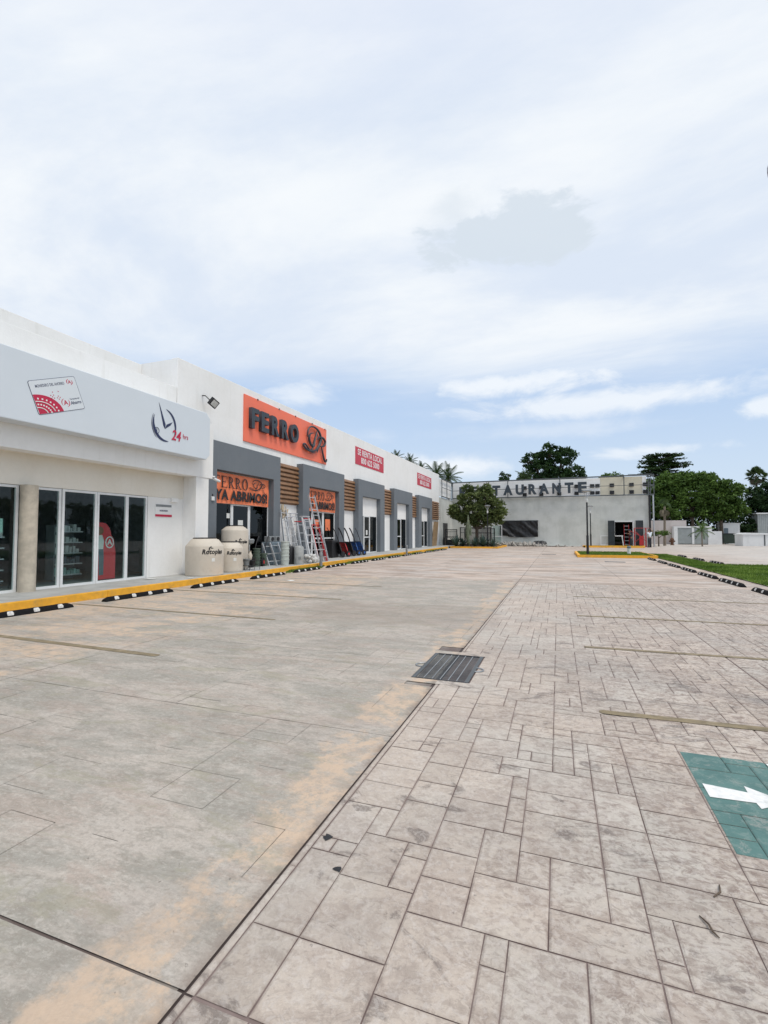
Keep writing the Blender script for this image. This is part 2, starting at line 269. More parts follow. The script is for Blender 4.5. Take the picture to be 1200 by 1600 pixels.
# ------------------------------------------------------------ mesh helpers
def link(o): S.collection.objects.link(o); return o
def empty(name, label=None, cat=None, loc=(0, 0, 0), rz=0, group=None):
    o = bpy.data.objects.new(name, None); o.location = loc; o.rotation_euler = (0, 0, rz); o.empty_display_size = .2
    link(o)
    if label: tag(o, label, cat, group)
    return o
def tag(o, label=None, cat=None, group=None, kind=None):
    if label: o['label'] = label
    if cat: o['category'] = cat
    if group: o['group'] = group
    if kind: o['kind'] = kind
    return o
class MB:
    def __init__(s): s.v = []; s.f = []; s.t = []
    def add(s, vs, fs, tone=0.0):
        b = len(s.v); s.v += [tuple(p) for p in vs]; s.f += [tuple(i + b for i in f) for f in fs]; s.t += [tone] * len(fs); return s
    def box(s, x0, x1, y0, y1, z0, z1, mx=None, tone=0.0):
        vs = [Vector((x, y, z)) for z in (z0, z1) for y in (y0, y1) for x in (x0, x1)]
        if mx: vs = [mx @ p for p in vs]
        return s.add(vs, [(0, 2, 3, 1), (4, 5, 7, 6), (0, 1, 5, 4), (2, 6, 7, 3), (0, 4, 6, 2), (1, 3, 7, 5)], tone)
    def bar(s, a, b, wd, ht=None, up=(0, 0, 1)):
        a = Vector(a); b = Vector(b); d = (b - a); L = d.length; d.normalize(); ht = ht or wd
        u = Vector(up)
        if abs(d.dot(u)) > .98: u = Vector((1, 0, 0))
        sx = d.cross(u).normalized(); sz = sx.cross(d).normalized()
        mx = Matrix((sx, d, sz)).transposed().to_4x4(); mx.translation = a
        return s.box(-wd / 2, wd / 2, 0, L, -ht / 2, ht / 2, mx)
    def tube(s, pts, r, n=8, cap=True, flat=None, tone=0.0):
        pts = [Vector(p) for p in pts]; rs = r if isinstance(r, (list, tuple)) else [r] * len(pts)
        b = len(s.v); prev = None
        for i, p in enumerate(pts):
            d = (pts[min(i + 1, len(pts) - 1)] - pts[max(i - 1, 0)]); d = d.normalized() if d.length else Vector((0, 0, 1))
            if prev is None: prev = d.orthogonal().normalized()
            u = (prev - d * prev.dot(d)); u = u.normalized() if u.length > 1e-6 else d.orthogonal().normalized()
            prev = u; q = d.cross(u)
            for k in range(n):
                a = 2 * math.pi * k / n; off = (u * math.cos(a) + q * math.sin(a)) * rs[i]
                if flat: off = Vector((off.x * flat[0], off.y * flat[1], off.z * flat[2]))
                s.v.append(tuple(p + off))
        for i in range(len(pts) - 1):
            for k in range(n):
                s.f.append((b + i * n + k, b + i * n + (k + 1) % n, b + (i + 1) * n + (k + 1) % n, b + (i + 1) * n + k)); s.t.append(tone)
        if cap:
            s.f.append(tuple(b + k for k in range(n))[::-1]); s.f.append(tuple(b + (len(pts) - 1) * n + k for k in range(n))); s.t += [tone, tone]
        return s
    def lathe(s, prof, c=(0, 0, 0), n=24, mod=None):
        b = len(s.v)
        for (r, z) in prof:
            for k in range(n):
                a = 2 * math.pi * k / n; rr = r * (mod(a, z) if mod else 1)
                s.v.append((c[0] + rr * math.cos(a), c[1] + rr * math.sin(a), c[2] + z))
        for i in range(len(prof) - 1):
            for k in range(n):
                s.f.append((b + i * n + k, b + i * n + (k + 1) % n, b + (i + 1) * n + (k + 1) % n, b + (i + 1) * n + k)); s.t.append(0)
        s.f.append(tuple(b + k for k in range(n))[::-1]); s.f.append(tuple(b + (len(prof) - 1) * n + k for k in range(n))); s.t += [0, 0]
        return s
    def prism(s, poly, d0, d1, fn):
        n = len(poly); vs = [fn(u, v, d0) for u, v in poly] + [fn(u, v, d1) for u, v in poly]
        return s.add(vs, [tuple(range(n)), tuple(range(2 * n - 1, n - 1, -1))] + [(i, i + n, (i + 1) % n + n, (i + 1) % n) for i in range(n)])
    def build(s, name, m, parent=None, loc=None, smooth=False, bevel=0, tones=False, rz=0):
        me = bpy.data.meshes.new(name); me.from_pydata(s.v, [], s.f)
        if tones:
            at = me.attributes.new('tone', 'FLOAT', 'FACE'); at.data.foreach_set('value', s.t)
        for mm in (m if isinstance(m, (list, tuple)) else [m]): me.materials.append(mm)
        if smooth:
            me.polygons.foreach_set('use_smooth', [True] * len(me.polygons))
            try: me.set_sharp_from_angle(angle=R(38))
            except Exception: pass
        me.update()
        o = link(bpy.data.objects.new(name, me))
        if loc: o.location = loc
        if rz: o.rotation_euler = (0, 0, rz)
        if parent: o.parent = parent
        if bevel:
            md = o.modifiers.new('bevel', 'BEVEL'); md.width = bevel; md.segments = 2; md.limit_method = 'ANGLE'; md.angle_limit = R(50)
        return o
def many(mbs, name, m, parent, **k): return [b_.build(name, m, parent, **k) for b_ in mbs]
def fixn(o):
    import bmesh
    bm = bmesh.new(); bm.from_mesh(o.data); bmesh.ops.recalc_face_normals(bm, faces=bm.faces); bm.to_mesh(o.data); bm.free(); return o
FX = lambda u, v, d: (d, u, v)         # a face looking towards +x: u = y, v = z
FY = lambda u, v, d: (u, d, v)
def kids(o): return [c for c in bpy.data.objects if c.parent == o]
def copy_tree(o, loc, rz=None, label=None, deep=True):
    c = o.copy(); link(c); c.location = loc
    if rz is not None: c.rotation_euler = (0, 0, rz)
    if label: c['label'] = label
    if deep:
        for k in kids(o):
            if k == c: continue
            q = k.copy(); link(q); q.parent = c
            for g_ in kids(k):
                h = g_.copy(); link(h); h.parent = q
    return c
def text(body, size, mx, m, name='lettering', parent=None, ext=.004, off=0.0, sx=1.0, align='CENTER', shear=0, space=1.0, fit=None):
    cu = bpy.data.curves.new('t', 'FONT'); cu.body = body; cu.size = size; cu.extrude = ext; cu.offset = off
    cu.align_x = align; cu.align_y = 'CENTER'; cu.shear = shear; cu.resolution_u = 4; cu.space_character = space; cu.space_line = .95
    o = bpy.data.objects.new('t', cu); link(o); bpy.context.view_layer.update()
    me = bpy.data.meshes.new_from_object(o.evaluated_get(bpy.context.evaluated_depsgraph_get()))
    bpy.data.objects.remove(o); bpy.data.curves.remove(cu)
    if fit:
        xs_ = [v.co.x for v in me.vertices]; sx = fit / (max(xs_) - min(xs_))
    for v in me.vertices: v.co = mx @ Vector((v.co.x * sx, v.co.y, v.co.z))
    me.name = name; me.materials.clear(); me.materials.append(m)
    q = link(bpy.data.objects.new(name, me))
    if parent: q.parent = parent
    return q
def wallx(x, y, z, rot=0):    # text frame on a wall that looks towards +x
    m = Matrix(((0, 0, 1), (1, 0, 0), (0, 1, 0))).to_4x4(); m.translation = (x, y, z); return m @ Matrix.Rotation(rot, 4, 'Z')
def wally(x, y, z, rot=0):    # wall that looks towards -y
    m = Matrix(((1, 0, 0), (0, 0, -1), (0, 1, 0))).to_4x4(); m.translation = (x, y, z); return m @ Matrix.Rotation(rot, 4, 'Z')

# ------------------------------------------------------------ ground
g0 = MB(); g0.add([(-600, -300, -.06), (600, -300, -.06), (600, 1200, -.06), (-600, 1200, -.06)], [(0, 1, 2, 3)])
tag(g0.build('ground', M['earth']), kind='structure')
bd = MB(); bd.add([(-9.52, -4, -.006), (22, -4, -.006), (22, 15, -.006), (-9.52, 15, -.006)], [(0, 1, 2, 3)])
tag(bd.build('pavement_bed', M['bed']), kind='structure')
DR = (-1.40, -.83, 4.66, 5.68)       # drain opening
lot = MB(); EDGE = {}; GREEN = (.735, 1.80, 2.63, 3.70); gfaces = []
def stones(x0, x1, y0, y1, inset, umin=.085, umax=.135, merge=0.0):
    def cuts(a, b):
        c = [a]
        while c[-1] < b - umax: c.append(c[-1] + random.uniform(umin, umax))
        if b - c[-1] < umin * .7 and len(c) > 1: c[-1] = b
        else: c.append(b)
        return c
    xs, ys = cuts(x0, x1), cuts(y0, y1); nx, ny = len(xs) - 1, len(ys) - 1
    used = [[0] * ny for _ in range(nx)]
    sizes = [(1, 1), (2, 1), (1, 2), (2, 2), (3, 2), (2, 3), (3, 3), (3, 1), (4, 2), (2, 4)]; wt = [.5, 1.6, 1.4, 4, 3.5, 3, 2, .8, 1.2, 1]
    for j in range(ny):
        for i in range(nx):
            if used[i][j]: continue
            for (a, b) in random.choices(sizes, wt, k=5) + [(1, 1)]:
                if i + a <= nx and j + b <= ny and not any(used[i + p][j + q] for p in range(a) for q in range(b)): break
            for p in range(a):
                for q in range(b): used[i + p][j + q] = 1
            X0, X1, Y0, Y1 = xs[i], xs[i + a], ys[j], ys[j + b]
            if X0 < DR[1] + .01 and X1 > DR[0] - .01 and Y0 < DR[3] + .01 and Y1 > DR[2] - .01:
                if X0 < DR[0] - .03: X1 = DR[0] - .012
                elif X1 > DR[1] + .03: X0 = DR[1] + .012
                elif Y0 < DR[2] - .03: Y1 = DR[2] - .012
                elif Y1 > DR[3] + .03: Y0 = DR[3] + .012
                else: continue
            if merge:
                k = inset if random.random() > merge else 0.0
                a_, b_, c_, d_ = [k if random.random() < .5 else 0.0 for _ in range(4)]
                lot.add([(X0 + a_, Y0 + b_, 0), (X1 - c_, Y0 + b_, 0), (X1 - c_, Y1 - d_, 0), (X0 + a_, Y1 - d_, 0)], [(0, 1, 2, 3)], random.uniform(-.15, .15)); continue
            j4 = [random.uniform(.5, 1.5) * inset for _ in range(8)]
            O = [(X0 + j4[0], Y0 + j4[1]), (X1 - j4[2], Y0 + j4[3]), (X1 - j4[4], Y1 - j4[5]), (X0 + j4[6], Y1 - j4[7])]
            rim = .009 if Y0 < 9 else .006
            I = [(O[0][0] + rim, O[0][1] + rim), (O[1][0] - rim, O[1][1] + rim), (O[2][0] - rim, O[2][1] - rim), (O[3][0] + rim, O[3][1] - rim)]
            b0 = len(lot.v)
            lot.add([(*p, -.0035) for p in O] + [(*p, 0) for p in I], [(4, 5, 6, 7), (0, 1, 5, 4), (1, 2, 6, 5), (2, 3, 7, 6), (3, 0, 4, 7)], random.uniform(-.5, .5))
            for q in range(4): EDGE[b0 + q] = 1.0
            if X1 > GREEN[0] and X0 < GREEN[1] and Y1 > GREEN[2] and Y0 < GREEN[3]: gfaces.append((O, I))
J = .006
for (xa, xb) in ((-9.5, -5.16), (-5.16, -1.13)):
    yb = [-3, 1.26, 3.27, 5.3, 7.9, 10.2, 12.3, 14.6]
    for a, b in zip(yb, yb[1:]): stones(xa + J * .5, xb - (.004 if xb > -2 else .003), a + (.005 if a < 2 else .0022), b - (.005 if b < 2 else .0022), .0028, .12, .19, merge=.55)
yb = [-3, 1.26, 14.6]
for a, b in zip(yb, yb[1:]):
    stones(-1.13 + .004, -1.095, a + .003, b - .003, .0005, .3, .7)
    stones(-1.092, 1.81 - .004, a + .004, b - .004, .0023)
    stones(1.81 + .004, 8.0, a + .004, b - .004, .0022)
    stones(8.0, 21.9, a + .004, b - .004, .003, .2, .35)
# filler round the drain, cast concrete
e_ = .13
for (x0, x1, y0, y1) in ((DR[0] - e_, DR[0] - .01, DR[2] - e_, DR[3] + e_), (DR[1] + .01, DR[1] + e_, DR[2] - e_, DR[3] + e_), (DR[0] - .01, DR[1] + .01, DR[2] - e_, DR[2] - .01), (DR[0] - .01, DR[1] + .01, DR[3] + .01, DR[3] + e_)):
    lot.add([(x0, y0, .0015), (x1, y0, .0015), (x1, y1, .0015), (x0, y1, .0015)], [(0, 1, 2, 3)], .1)
# far apron slabs
ys = [14.608, 19.2, 24.4, 29.6, 34.8, 40, 46, 52, 58, 64, 90]; xs = [-9.5, -5.16, -1.13, 1.81, 5.2, 9, 14, 20, 26, 34, 60]
lo = lot.build('parking_lot', M['conc'], tones=True); tag(lo, kind='structure')
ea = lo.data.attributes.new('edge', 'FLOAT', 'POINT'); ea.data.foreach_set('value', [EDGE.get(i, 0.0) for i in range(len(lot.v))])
ap = MB()
for a, b in zip(ys, ys[1:]):
    for c, d in zip(xs, xs[1:]):
        e = .005
        ap.add([(c + e, a + e, -.001), (d - e, a + e, -.001), (d - e, b - e, -.001), (c + e, b - e, -.001)], [(0, 1, 2, 3)], random.uniform(-.12, .12))
ap.add([(-30, -4, -.002), (-9.52, -4, -.002), (-9.52, 90, -.002), (-30, 90, -.002)], [(0, 1, 2, 3)])
tag(ap.build('far_parking_lot', M['conc'], tones=True), kind='structure')
b2 = MB(); b2.add([(-9.5, 14.58, -.008), (60, 14.58, -.008), (60, 90, -.008), (-9.5, 90, -.008)], [(0, 1, 2, 3)])
tag(b2.build('apron_bed', M['bed']), kind='structure')
# sidewalk with yellow kerb along the shops
sw = MB(); sw.box(-11.9, -9.62, -4, 48.2, -.05, .15)
tag(sw.build('sidewalk', M['walk']), kind='structure')
kb = MB()
y = -4.0
while y < 43.2:
    L = 3.0; kb.box(-9.62, -9.5, y + .003, min(y + L, 43.2) - .003, -.05, .156); y += L
tag(kb.build('yellow_kerb', M['yellow'], bevel=.012), kind='structure')

# stall lines (worn paint strips) : left bay and right bay
def strip(x0, x1, y0, y1, wd, z=.004):
    b = MB(); n = 28; vs = []; F_ = [0, .003, .008] + [k / 26 for k in range(1, 25)] + [.992, .997, 1]; n = len(F_) - 1
    for i in range(n + 1):
        f = F_[i]; x = x0 + (x1 - x0) * f; yy = y0 + (y1 - y0) * f; e = min(1, (min(f, 1 - f) * abs(x1 - x0)) / .03 + .35)
        vs += [(x, yy - wd / 2 * e + random.uniform(-.004, .004), z), (x, yy + wd / 2 * e + random.uniform(-.004, .004), z)]
    b.add(vs, [(2 * i, 2 * i + 2, 2 * i + 3, 2 * i + 1) for i in range(n)]); return b
for i, yy in enumerate((4.5, 6.97, 9.55, 12.1)):
    strip(-9.3, -4.44, yy + .06, yy - .07, .075 if i else .10).build('stall_line', M['tape'])['kind'] = 'structure'
for i, yy in enumerate((4.29, 6.62, 9.05, 11.72)):
    strip(.29, 4.3, yy, yy + .12, .085).build('stall_line', M['tape'])['kind'] = 'structure'
# green assembly-point square with white arrows
gb = MB(); gb2 = MB()
def clip(p): return (min(max(p[0], GREEN[0]), GREEN[1]), min(max(p[1], GREEN[2]), GREEN[3]))
for O, I in gfaces:
    O, I = [clip(p) for p in O], [clip(p) for p in I]
    gb.add([(*p, -.0020) for p in O] + [(*p, .0018) for p in I], [(4, 5, 6, 7), (0, 1, 5, 4), (1, 2, 6, 5), (2, 3, 7, 6), (3, 0, 4, 7)])
gb.add([(GREEN[0], GREEN[2], -.0045), (GREEN[1], GREEN[2], -.0045), (GREEN[1], GREEN[3], -.0045), (GREEN[0], GREEN[3], -.0045)], [(0, 1, 2, 3)])
gs = empty('ground_marking', 'dark green painted square with white arrows on the stamped concrete, right foreground', 'road marking', (.73, 2.63, 0))
o = gb.build('green_square', M['green'], gs); o.location = (-.73, -2.63, 0)
def arrow(cx, cy, ang):
    P = [(-.215, -.072), (.0, -.058), (.005, -.115), (.165, .0), (.0, .125), (-.005, .05), (-.215, .078)]
    ca, sa = math.cos(ang), math.sin(ang)
    b = MB(); b.add([(cx + x * ca - y_ * sa, cy + x * sa + y_ * ca, .0045) for x, y_ in P], [tuple(range(7))])
    q = b.build('arrow', M['arrow'], gs); q.location = (-.73, -2.63, 0)
arrow(.975, 3.20, 0); arrow(1.27, 3.47, R(-90)); arrow(1.57, 3.17, R(180)); arrow(1.27, 2.87, R(90))

# drain grate
dg = empty('drain_grate', 'rectangular dark iron drain grate set in the concrete', 'drain', (-1.12, 5.17, 0))
b = MB(); b.box(-.28, .28, -.51, .51, -.4, -.30); b.build('pit', M['black'], dg)
for x0, x1, y0, y1 in ((-.285, -.245, -.51, .51), (.245, .285, -.51, .51)): MB().box(x0, x1, y0, y1, -.06, .004).build('side_rail', M['frame'], dg)
for x0, x1, y0, y1 in ((-.245, .245, -.51, -.488), (-.245, .245, .488, .51)): MB().box(x0, x1, y0, y1, -.06, .002).build('edge_bar', M['black'], dg)
b = MB(); k = -.235
while k < .235: b.box(k, k + .006, -.487, .487, -.035, -.003); k += .0125
for q in range(17): b.box(-.24, .24, -.475 + q * .0593, -.469 + q * .0593, -.03, -.006)
b.build('grating', M['grate'], dg)
for k in (-.165, -.082, 0, .082, .165): MB().box(k - .0045, k + .0045, -.487, .487, -.03, .001).build('bearing_bar', M['steel'], dg)
for sx in (-1, 1):
    b = MB(); pts = [(sx * (.285 + .05 * math.sin(t * math.pi / 8) * 1.6), -.06 + .07 * math.cos(t * math.pi / 8), .006) for t in range(9)]
    b.tube(pts, .009, 6); b.build('hinge_loop', M['steel'], dg, smooth=True)

# wheel stops
def wheel_stop():
    e = empty('wheel_stop', 'x', 'wheel stop', group='wheel stops of the car park')
    b = MB(); L = .92
    pr = [(-.075, 0), (.075, 0), (.06, .055), (.035, .09), (-.035, .09), (-.06, .055)]
    secs = [(-L, .55), (-L + .10, 1), (L - .10, 1), (L, .55)]
    vs = []; n = 6
    for yy, sc in secs: vs += [(x, yy, z * sc if z else 0) for x, z in pr]
    fs = [tuple(range(n)), tuple(range(4 * n - 1, 3 * n - 1, -1))]
    for i in range(3): fs += [(i * n + k, (i + 1) * n + k, (i + 1) * n + (k + 1) % n, i * n + (k + 1) % n) for k in range(n)]
    b.add(vs, fs); fixn(b.build('rubber_block', M['rubber'], e, bevel=.006))
    for sx in (-1, 1):
        for yy in (-.66, -.22, .22, .66):
            b = MB(); q = [(sx * .0735, yy - .048, .024), (sx * .0735, yy + .048, .024), (sx * .0625, yy + .056, .0577), (sx * .0625, yy - .056, .0577), (sx * .038, yy + .04, .0915), (sx * .038, yy - .04, .0915)]
            b.add(q, [(0, 1, 2, 3), (3, 2, 4, 5)] if sx > 0 else [(3, 2, 1, 0), (5, 4, 2, 3)]); b.build('reflector', M['reflect'], e)
    return e
ws = wheel_stop(); first = True
names_l = ['black rubber wheel stop nearest the pharmacy windows, cut by the left edge', 'black wheel stop by the kerb in front of the glass doors with the standee',
  'black wheel stop beside the kerb in front of the short wide beige tank', 'black wheel stop by the kerb before the wire stand and orange-bannered door',
  'black wheel stop by the kerb below the leaning ladders', 'black wheel stop by the mossy kerb in front of the second bannered doorway',
  'black wheel stop by the mossy kerb in front of the row of hand carts', 'black wheel stop in front of the third grey portal',
  'black wheel stop just before the far bollard on the left kerb', 'black wheel stop in front of the fourth grey portal',
  'distant black wheel stop between the fourth and fifth grey portals', 'distant black wheel stop in front of the fifth grey portal',
  'last black wheel stop but one of the left row', 'farthest black wheel stop of the left row']
for i, nm in enumerate(names_l):
    loc = (-8.93, 5.80 + 2.555 * i, .001)
    if first: ws.location = loc; ws['label'] = nm; first = False
    else: copy_tree(ws, loc, random.uniform(-.012, .012), nm)
nr = ['black wheel stop at the right edge of the photo beside the lawn', 'second nearest black wheel stop in the curved-looking row beside the lawn',
      'third nearest black wheel stop beside the lawn edge', 'fourth nearest black wheel stop beside the lawn', 'fifth nearest black wheel stop beside the lawn',
      'sixth nearest black wheel stop beside the lawn', 'black wheel stop next to the corner of the yellow kerbed island']
for i, nm in enumerate(nr): copy_tree(ws, (4.57 + .012 * i, (13.5, 16.1, 18.45, 20.95, 23.4, 25.9, 28.7)[i], .001), random.uniform(-.01, .01), nm)
for i, nm in enumerate(('nearest of the three black wheel stops on the far side of the lawn', 'middle one of the three black wheel stops beyond the lawn', 'farthest of the three black wheel stops beyond the lawn')):
    copy_tree(ws, (6.98, (26.5, 29.6, 33.2)[i], .001), .0, nm)

# lawn and islands
def lawn_poly(name, poly, z, m):
    b = MB(); b.add([(x, y_, z) for x, y_ in poly], [tuple(range(len(poly)))]); o = b.build(name, m); tag(o, kind='structure'); return o
lawn_poly('lawn', [(5.25, 3), (26, 3), (26, 25.4), (8.5, 25.3), (6.75, 25.0), (6.62, 33.5), (6.2, 35.9), (5.3, 36.1), (5.25, 30)], .02, M['lawn'])
def blades(name, fn, n, h, label=None):
    b = MB()
    for _ in range(n):
        p = fn()
        if p is None: continue
        a = random.uniform(0, 6.28); wd = random.uniform(.012, .03); hh = h * random.uniform(.5, 1.3); lx, ly = random.uniform(-.6, .6) * hh, random.uniform(-.6, .6) * hh
        t_ = min(1, max(0, .5 + mnoise.noise(Vector((p[0] * .8, p[1] * .8, 3))) * .9 + random.uniform(-.35, .35)))
        b.add([(p[0] - wd * math.cos(a), p[1] - wd * math.sin(a), p[2]), (p[0] + wd * math.cos(a), p[1] + wd * math.sin(a), p[2]), (p[0] + lx, p[1] + ly, p[2] + hh)], [(0, 1, 2)], t_)
    o = b.build(name, M['grass'], tones=True); tag(o, label, 'grass', kind='stuff'); return o
def gl():
    if random.random() < .2:
        x, y_ = random.uniform(5.25, 6.65), random.uniform(25, 35.8)
    else:
        y_ = 3 + 22.3 * random.random() ** .7; x = random.uniform(5.25, 5.6 + .2 * y_) if y_ < 14 else random.uniform(5.25, 10.5)
    return (x, y_, .02)
blades('lawn_grass', gl, 52000, .05, 'short mown green grass on the lawn at the right')
def kerb_ring(pts, wd, z1, label_name='island_kerb'):
    b = MB(); n = len(pts)
    for i in range(n):
        a, c = Vector((*pts[i], 0)), Vector((*pts[(i + 1) % n], 0)); d = (c - a).normalized(); nn = Vector((-d.y, d.x, 0)) * wd
        a2 = a + d * .0; vs = [a, c, c + nn, a + nn]
        b.add([(*p.xy, -.02) for p in vs] + [(*p.xy, z1 + .001 * i) for p in vs], [(0, 3, 2, 1), (4, 5, 6, 7), (0, 1, 5, 4), (1, 2, 6, 5), (2, 3, 7, 6), (3, 0, 4, 7)])
    o = b.build(label_name, M['yellow']); tag(o, kind='structure'); return o
kerb_ring([(1.05, 30.1), (5.22, 30.3), (5.22, 36), (1.05, 36)], .15, .15)
lawn_poly('island_soil', [(1.19, 30.24), (5.08, 30.44), (5.08, 35.86), (1.19, 35.86)], .12, M['lawn'])
blades('island_grass', lambda: (random.uniform(1.2, 5.1), random.uniform(30.35, 35.8), .12), 7000, .07, 'short grass inside the yellow kerbed island with the lamp')
kerb_ring([(2.3, 50.3), (7.6, 50.3), (7.9, 52.4), (2.3, 52.4)], .15, .16)
lawn_poly('far_island_soil', [(2.43, 50.4), (7.5, 50.4), (7.7, 52.3), (2.43, 52.3)], .13, M['lawn'])
kerb_ring([(-9.6, 44.0), (-5.1, 44.0), (-5.0, 51), (-9.6, 51)], .15, .15)
lawn_poly('planter_soil', [(-9.46, 44.14), (-5.2, 44.14), (-5.1, 50.9), (-9.46, 50.9)], .125, M['soil'])
# mossy verge between kerb and wheel stops
def vg():
    y_ = random.uniform(13.6, 41); x = -9.5 + abs(random.gauss(0, .16))
    if mnoise.noise(Vector((x * 1.5, y_ * .45, 1))) < -.12: return None
    return (x, y_, .0)
blades('verge_weeds', vg, 30000, .055, 'low weeds growing along the foot of the yellow kerb')

# ------------------------------------------------------------ pharmacy
ph = empty('pharmacy_building', 'white single-storey pharmacy with grey-blue fascia and dark sliding glass doors', 'building', (-11, 6, 0))
def P_(b, name, m, parent=ph, **k):
    o = b.build(name, m, parent, **k)
    par = parent
    off = Vector((0, 0, 0))
    while par is not None: off += par.location; par = par.parent
    for v in o.data.vertices: v.co -= off
    return o
def T_(o):
    par = o.parent; off = Vector((0, 0, 0))
    while par is not None: off += par.location; par = par.parent
    for v in o.data.vertices: v.co -= off
    return o
b = MB(); b.box(-13.3, -13.1, -6, 12.1, 3.9, 7.1); P_(b, 'parapet', M['white'], bevel=.01)
b = MB(); b.box(-11.8, -11.55, -6, 12.08, 5.2, 6.15); P_(b, 'roof_upstand', M['white'], bevel=.01)
b = MB(); b.box(-13.1, -10.70, -6, 12.12, 5.0, 5.1); P_(b, 'roof', M['white'])
b = MB(); b.box(-10.95, -10.60, -6, 12.72, 3.20, 5.0); P_(b, 'beam', M['white'], bevel=.008)
b = MB(); b.box(-11.2, -10.62, 11.98, 12.55, .15, 3.2); P_(b, 'pilaster', M['white'], bevel=.008)
b = MB(); b.box(-11.3, -11.12, -6, 11.98, 2.50, 3.3); P_(b, 'header_wall', M['cream'])
b = MB(); b.box(-11.12, -10.95, -6, 11.98, 3.205, 3.3); P_(b, 'soffit', M['cream'])
b = MB(); b.box(-11.3, -11.14, 10.62, 11.98, .15, 2.5); b.box(-11.18, -11.05, 11.45, 11.70, 2.38, 2.5); P_(b, 'wall', M['white'])
fa = MB(); fa.prism([(-6, 3.70), (11.92, 3.70), (12.08, 3.86), (12.08, 5.0), (11.92, 5.16), (-6, 5.16)], -10.60, -10.2, FX); fas = P_(fa, 'fascia', M['panel'], bevel=.02); fixn(fas)
fb = MB()
for yy in (2.7, 6.15, 9.6): fb.box(-10.203, -10.198, yy - .004, yy + .004, 3.72, 5.14)
# glazing
def frame_panel(y0, y1, z0, z1, x, par, wd=.06, dp=.06, tag_='window', gm='glass', fm='walu'):
    b = MB(); b.box(x - dp, x, y0, y0 + wd, z0, z1); b.box(x - dp, x, y1 - wd, y1, z0, z1); b.box(x - dp, x - .003, y0 + wd, y1 - wd, z0, z0 + wd); b.box(x - dp, x - .003, y0 + wd, y1 - wd, z1 - wd, z1)
    fr = P_(b, tag_, M[fm], par); g_ = MB(); g_.box(x - dp * .6, x - dp * .4, y0 + wd, y1 - wd, z0 + wd, z1 - wd); P_(g_, 'pane', M[gm], fr); return fr
for (a, c) in ((3.6, 5.3), (5.32, 7.10), (7.38, 8.06), (8.07, 8.98), (8.99, 9.90), (9.91, 10.60)):
    frame_panel(a, c, .15, 2.49, -11.14 + (.03 if 8.06 < a < 9.9 else 0), ph, .055, .06, 'glass_door')
b = MB(); b.lathe([(.175, .15), (.17, .2), (.17, 2.5)], (-11.02, 7.24, 0), 28); P_(b, 'round_column', M['column'], smooth=True)
b = MB(); b.box(-17, -16.8, -5, 12, .15, 3.2); b.box(-17, -11.32, 11.9, 12.0, .15, 3.2); b.box(-17, -11.32, -5, -4.9, .15, 3.2); b.box(-17, -11.32, -5, 12, 3.2, 3.3); P_(b, 'interior_wall', M['steel'])
b = MB(); b.box(-17, -11.21, -5, 12, .1, .16); P_(b, 'interior_floor', M['darkfloor'])
# fascia graphics ---- member card and 24 hour clock
fx = -10.196
def decal(poly, m, name, par, x=fx, th=.004): b = MB(); b.prism(poly, x - .003, x + th, FX); return fixn(P_(b, name, m, par))
def quadmap(u, v):   # unit card -> fascia
    a, b_, c, d = Vector((6.84, 3.91)), Vector((7.87, 4.30)), Vector((7.58, 4.97)), Vector((6.58, 4.56))
    p = a.lerp(b_, u).lerp(d.lerp(c, u), v); return (p.x, p.y)
def rr(r=.06, x0=0, x1=1, y0=0, y1=1, n=5, asp=1.5):
    out = []
    for cx, cy, a0 in ((x1 - r / asp, y1 - r, 0), (x0 + r / asp, y1 - r, 90), (x0 + r / asp, y0 + r, 180), (x1 - r / asp, y0 + r, 270)):
        for k in range(n + 1): a = R(a0 + 90 * k / n); out.append(quadmap(cx + r / asp * math.cos(a), cy + r * math.sin(a)))
    return out
decal(rr(), M['ink'], 'card_border', fas, th=.002)
decal(rr(.055, .008, .992, .012, .988), simple('card_face', (.70, .74, .77), .4, var=.01), 'card', fas, th=.004)
arc = [quadmap(.012, .03), ] + [quadmap(.50 * math.sin(R(a)) * 1.0 + .0, .60 * math.cos(R(a)) * 1.02 + .0) for a in range(2, 88, 5)]
decal([quadmap(.02, .02)] + [quadmap(max(.01, .52 * math.sin(R(a))), max(.015, .60 * math.cos(R(a)))) for a in range(0, 91, 6)], M['crimson'], 'card_fan', fas, th=.006)
for rr_ in (.22, .40):
    b = MB(); pts = [quadmap(.52 / .6 * rr_ * math.sin(R(a)), rr_ * math.cos(R(a))) for a in range(3, 88, 5)]
    b.tube([(fx + .006, p[0], p[1]) for p in pts], .011, 5); P_(b, 'fan_line', M['wink'], fas)
b = MB()
for a in range(12, 85, 12):
    for q in (.31, .48):
        c0 = quadmap(.52 / .6 * q * math.sin(R(a)), q * math.cos(R(a))); b.box(fx, fx + .008, c0[0] - .016, c0[0] + .016, c0[1] - .016, c0[1] + .016)
P_(b, 'fan_marks', M['wink'], fas)
b = MB()
for i in range(7):
    for j in range(6):
        if (i + j) % 2 and (i * .03 + .36) ** 2 / .27 + (j * .045 + .38) ** 2 / .36 > .9 and random.random() > .2:
            c0 = quadmap(.36 + i * .03, .38 + j * .045); b.box(fx, fx + .006, c0[0] - .010, c0[0] + .010, c0[1] - .010, c0[1] + .010)
P_(b, 'card_dots', M['crimson'], fas)
cm = wallx(fx + .004, 0, 0); ca = math.atan2(.405, 1.0)
def card_text(s, u, v, size, m, **k):
    p = quadmap(u, v); return T_(text(s, size, wallx(fx + .005, p[0], p[1], ca), m, parent=fas, ext=.001, **k))
card_text('MONEDERO DEL AHORRO', .42, .82, .085, M['ink'], fit=.66, off=.0005, space=1.1)
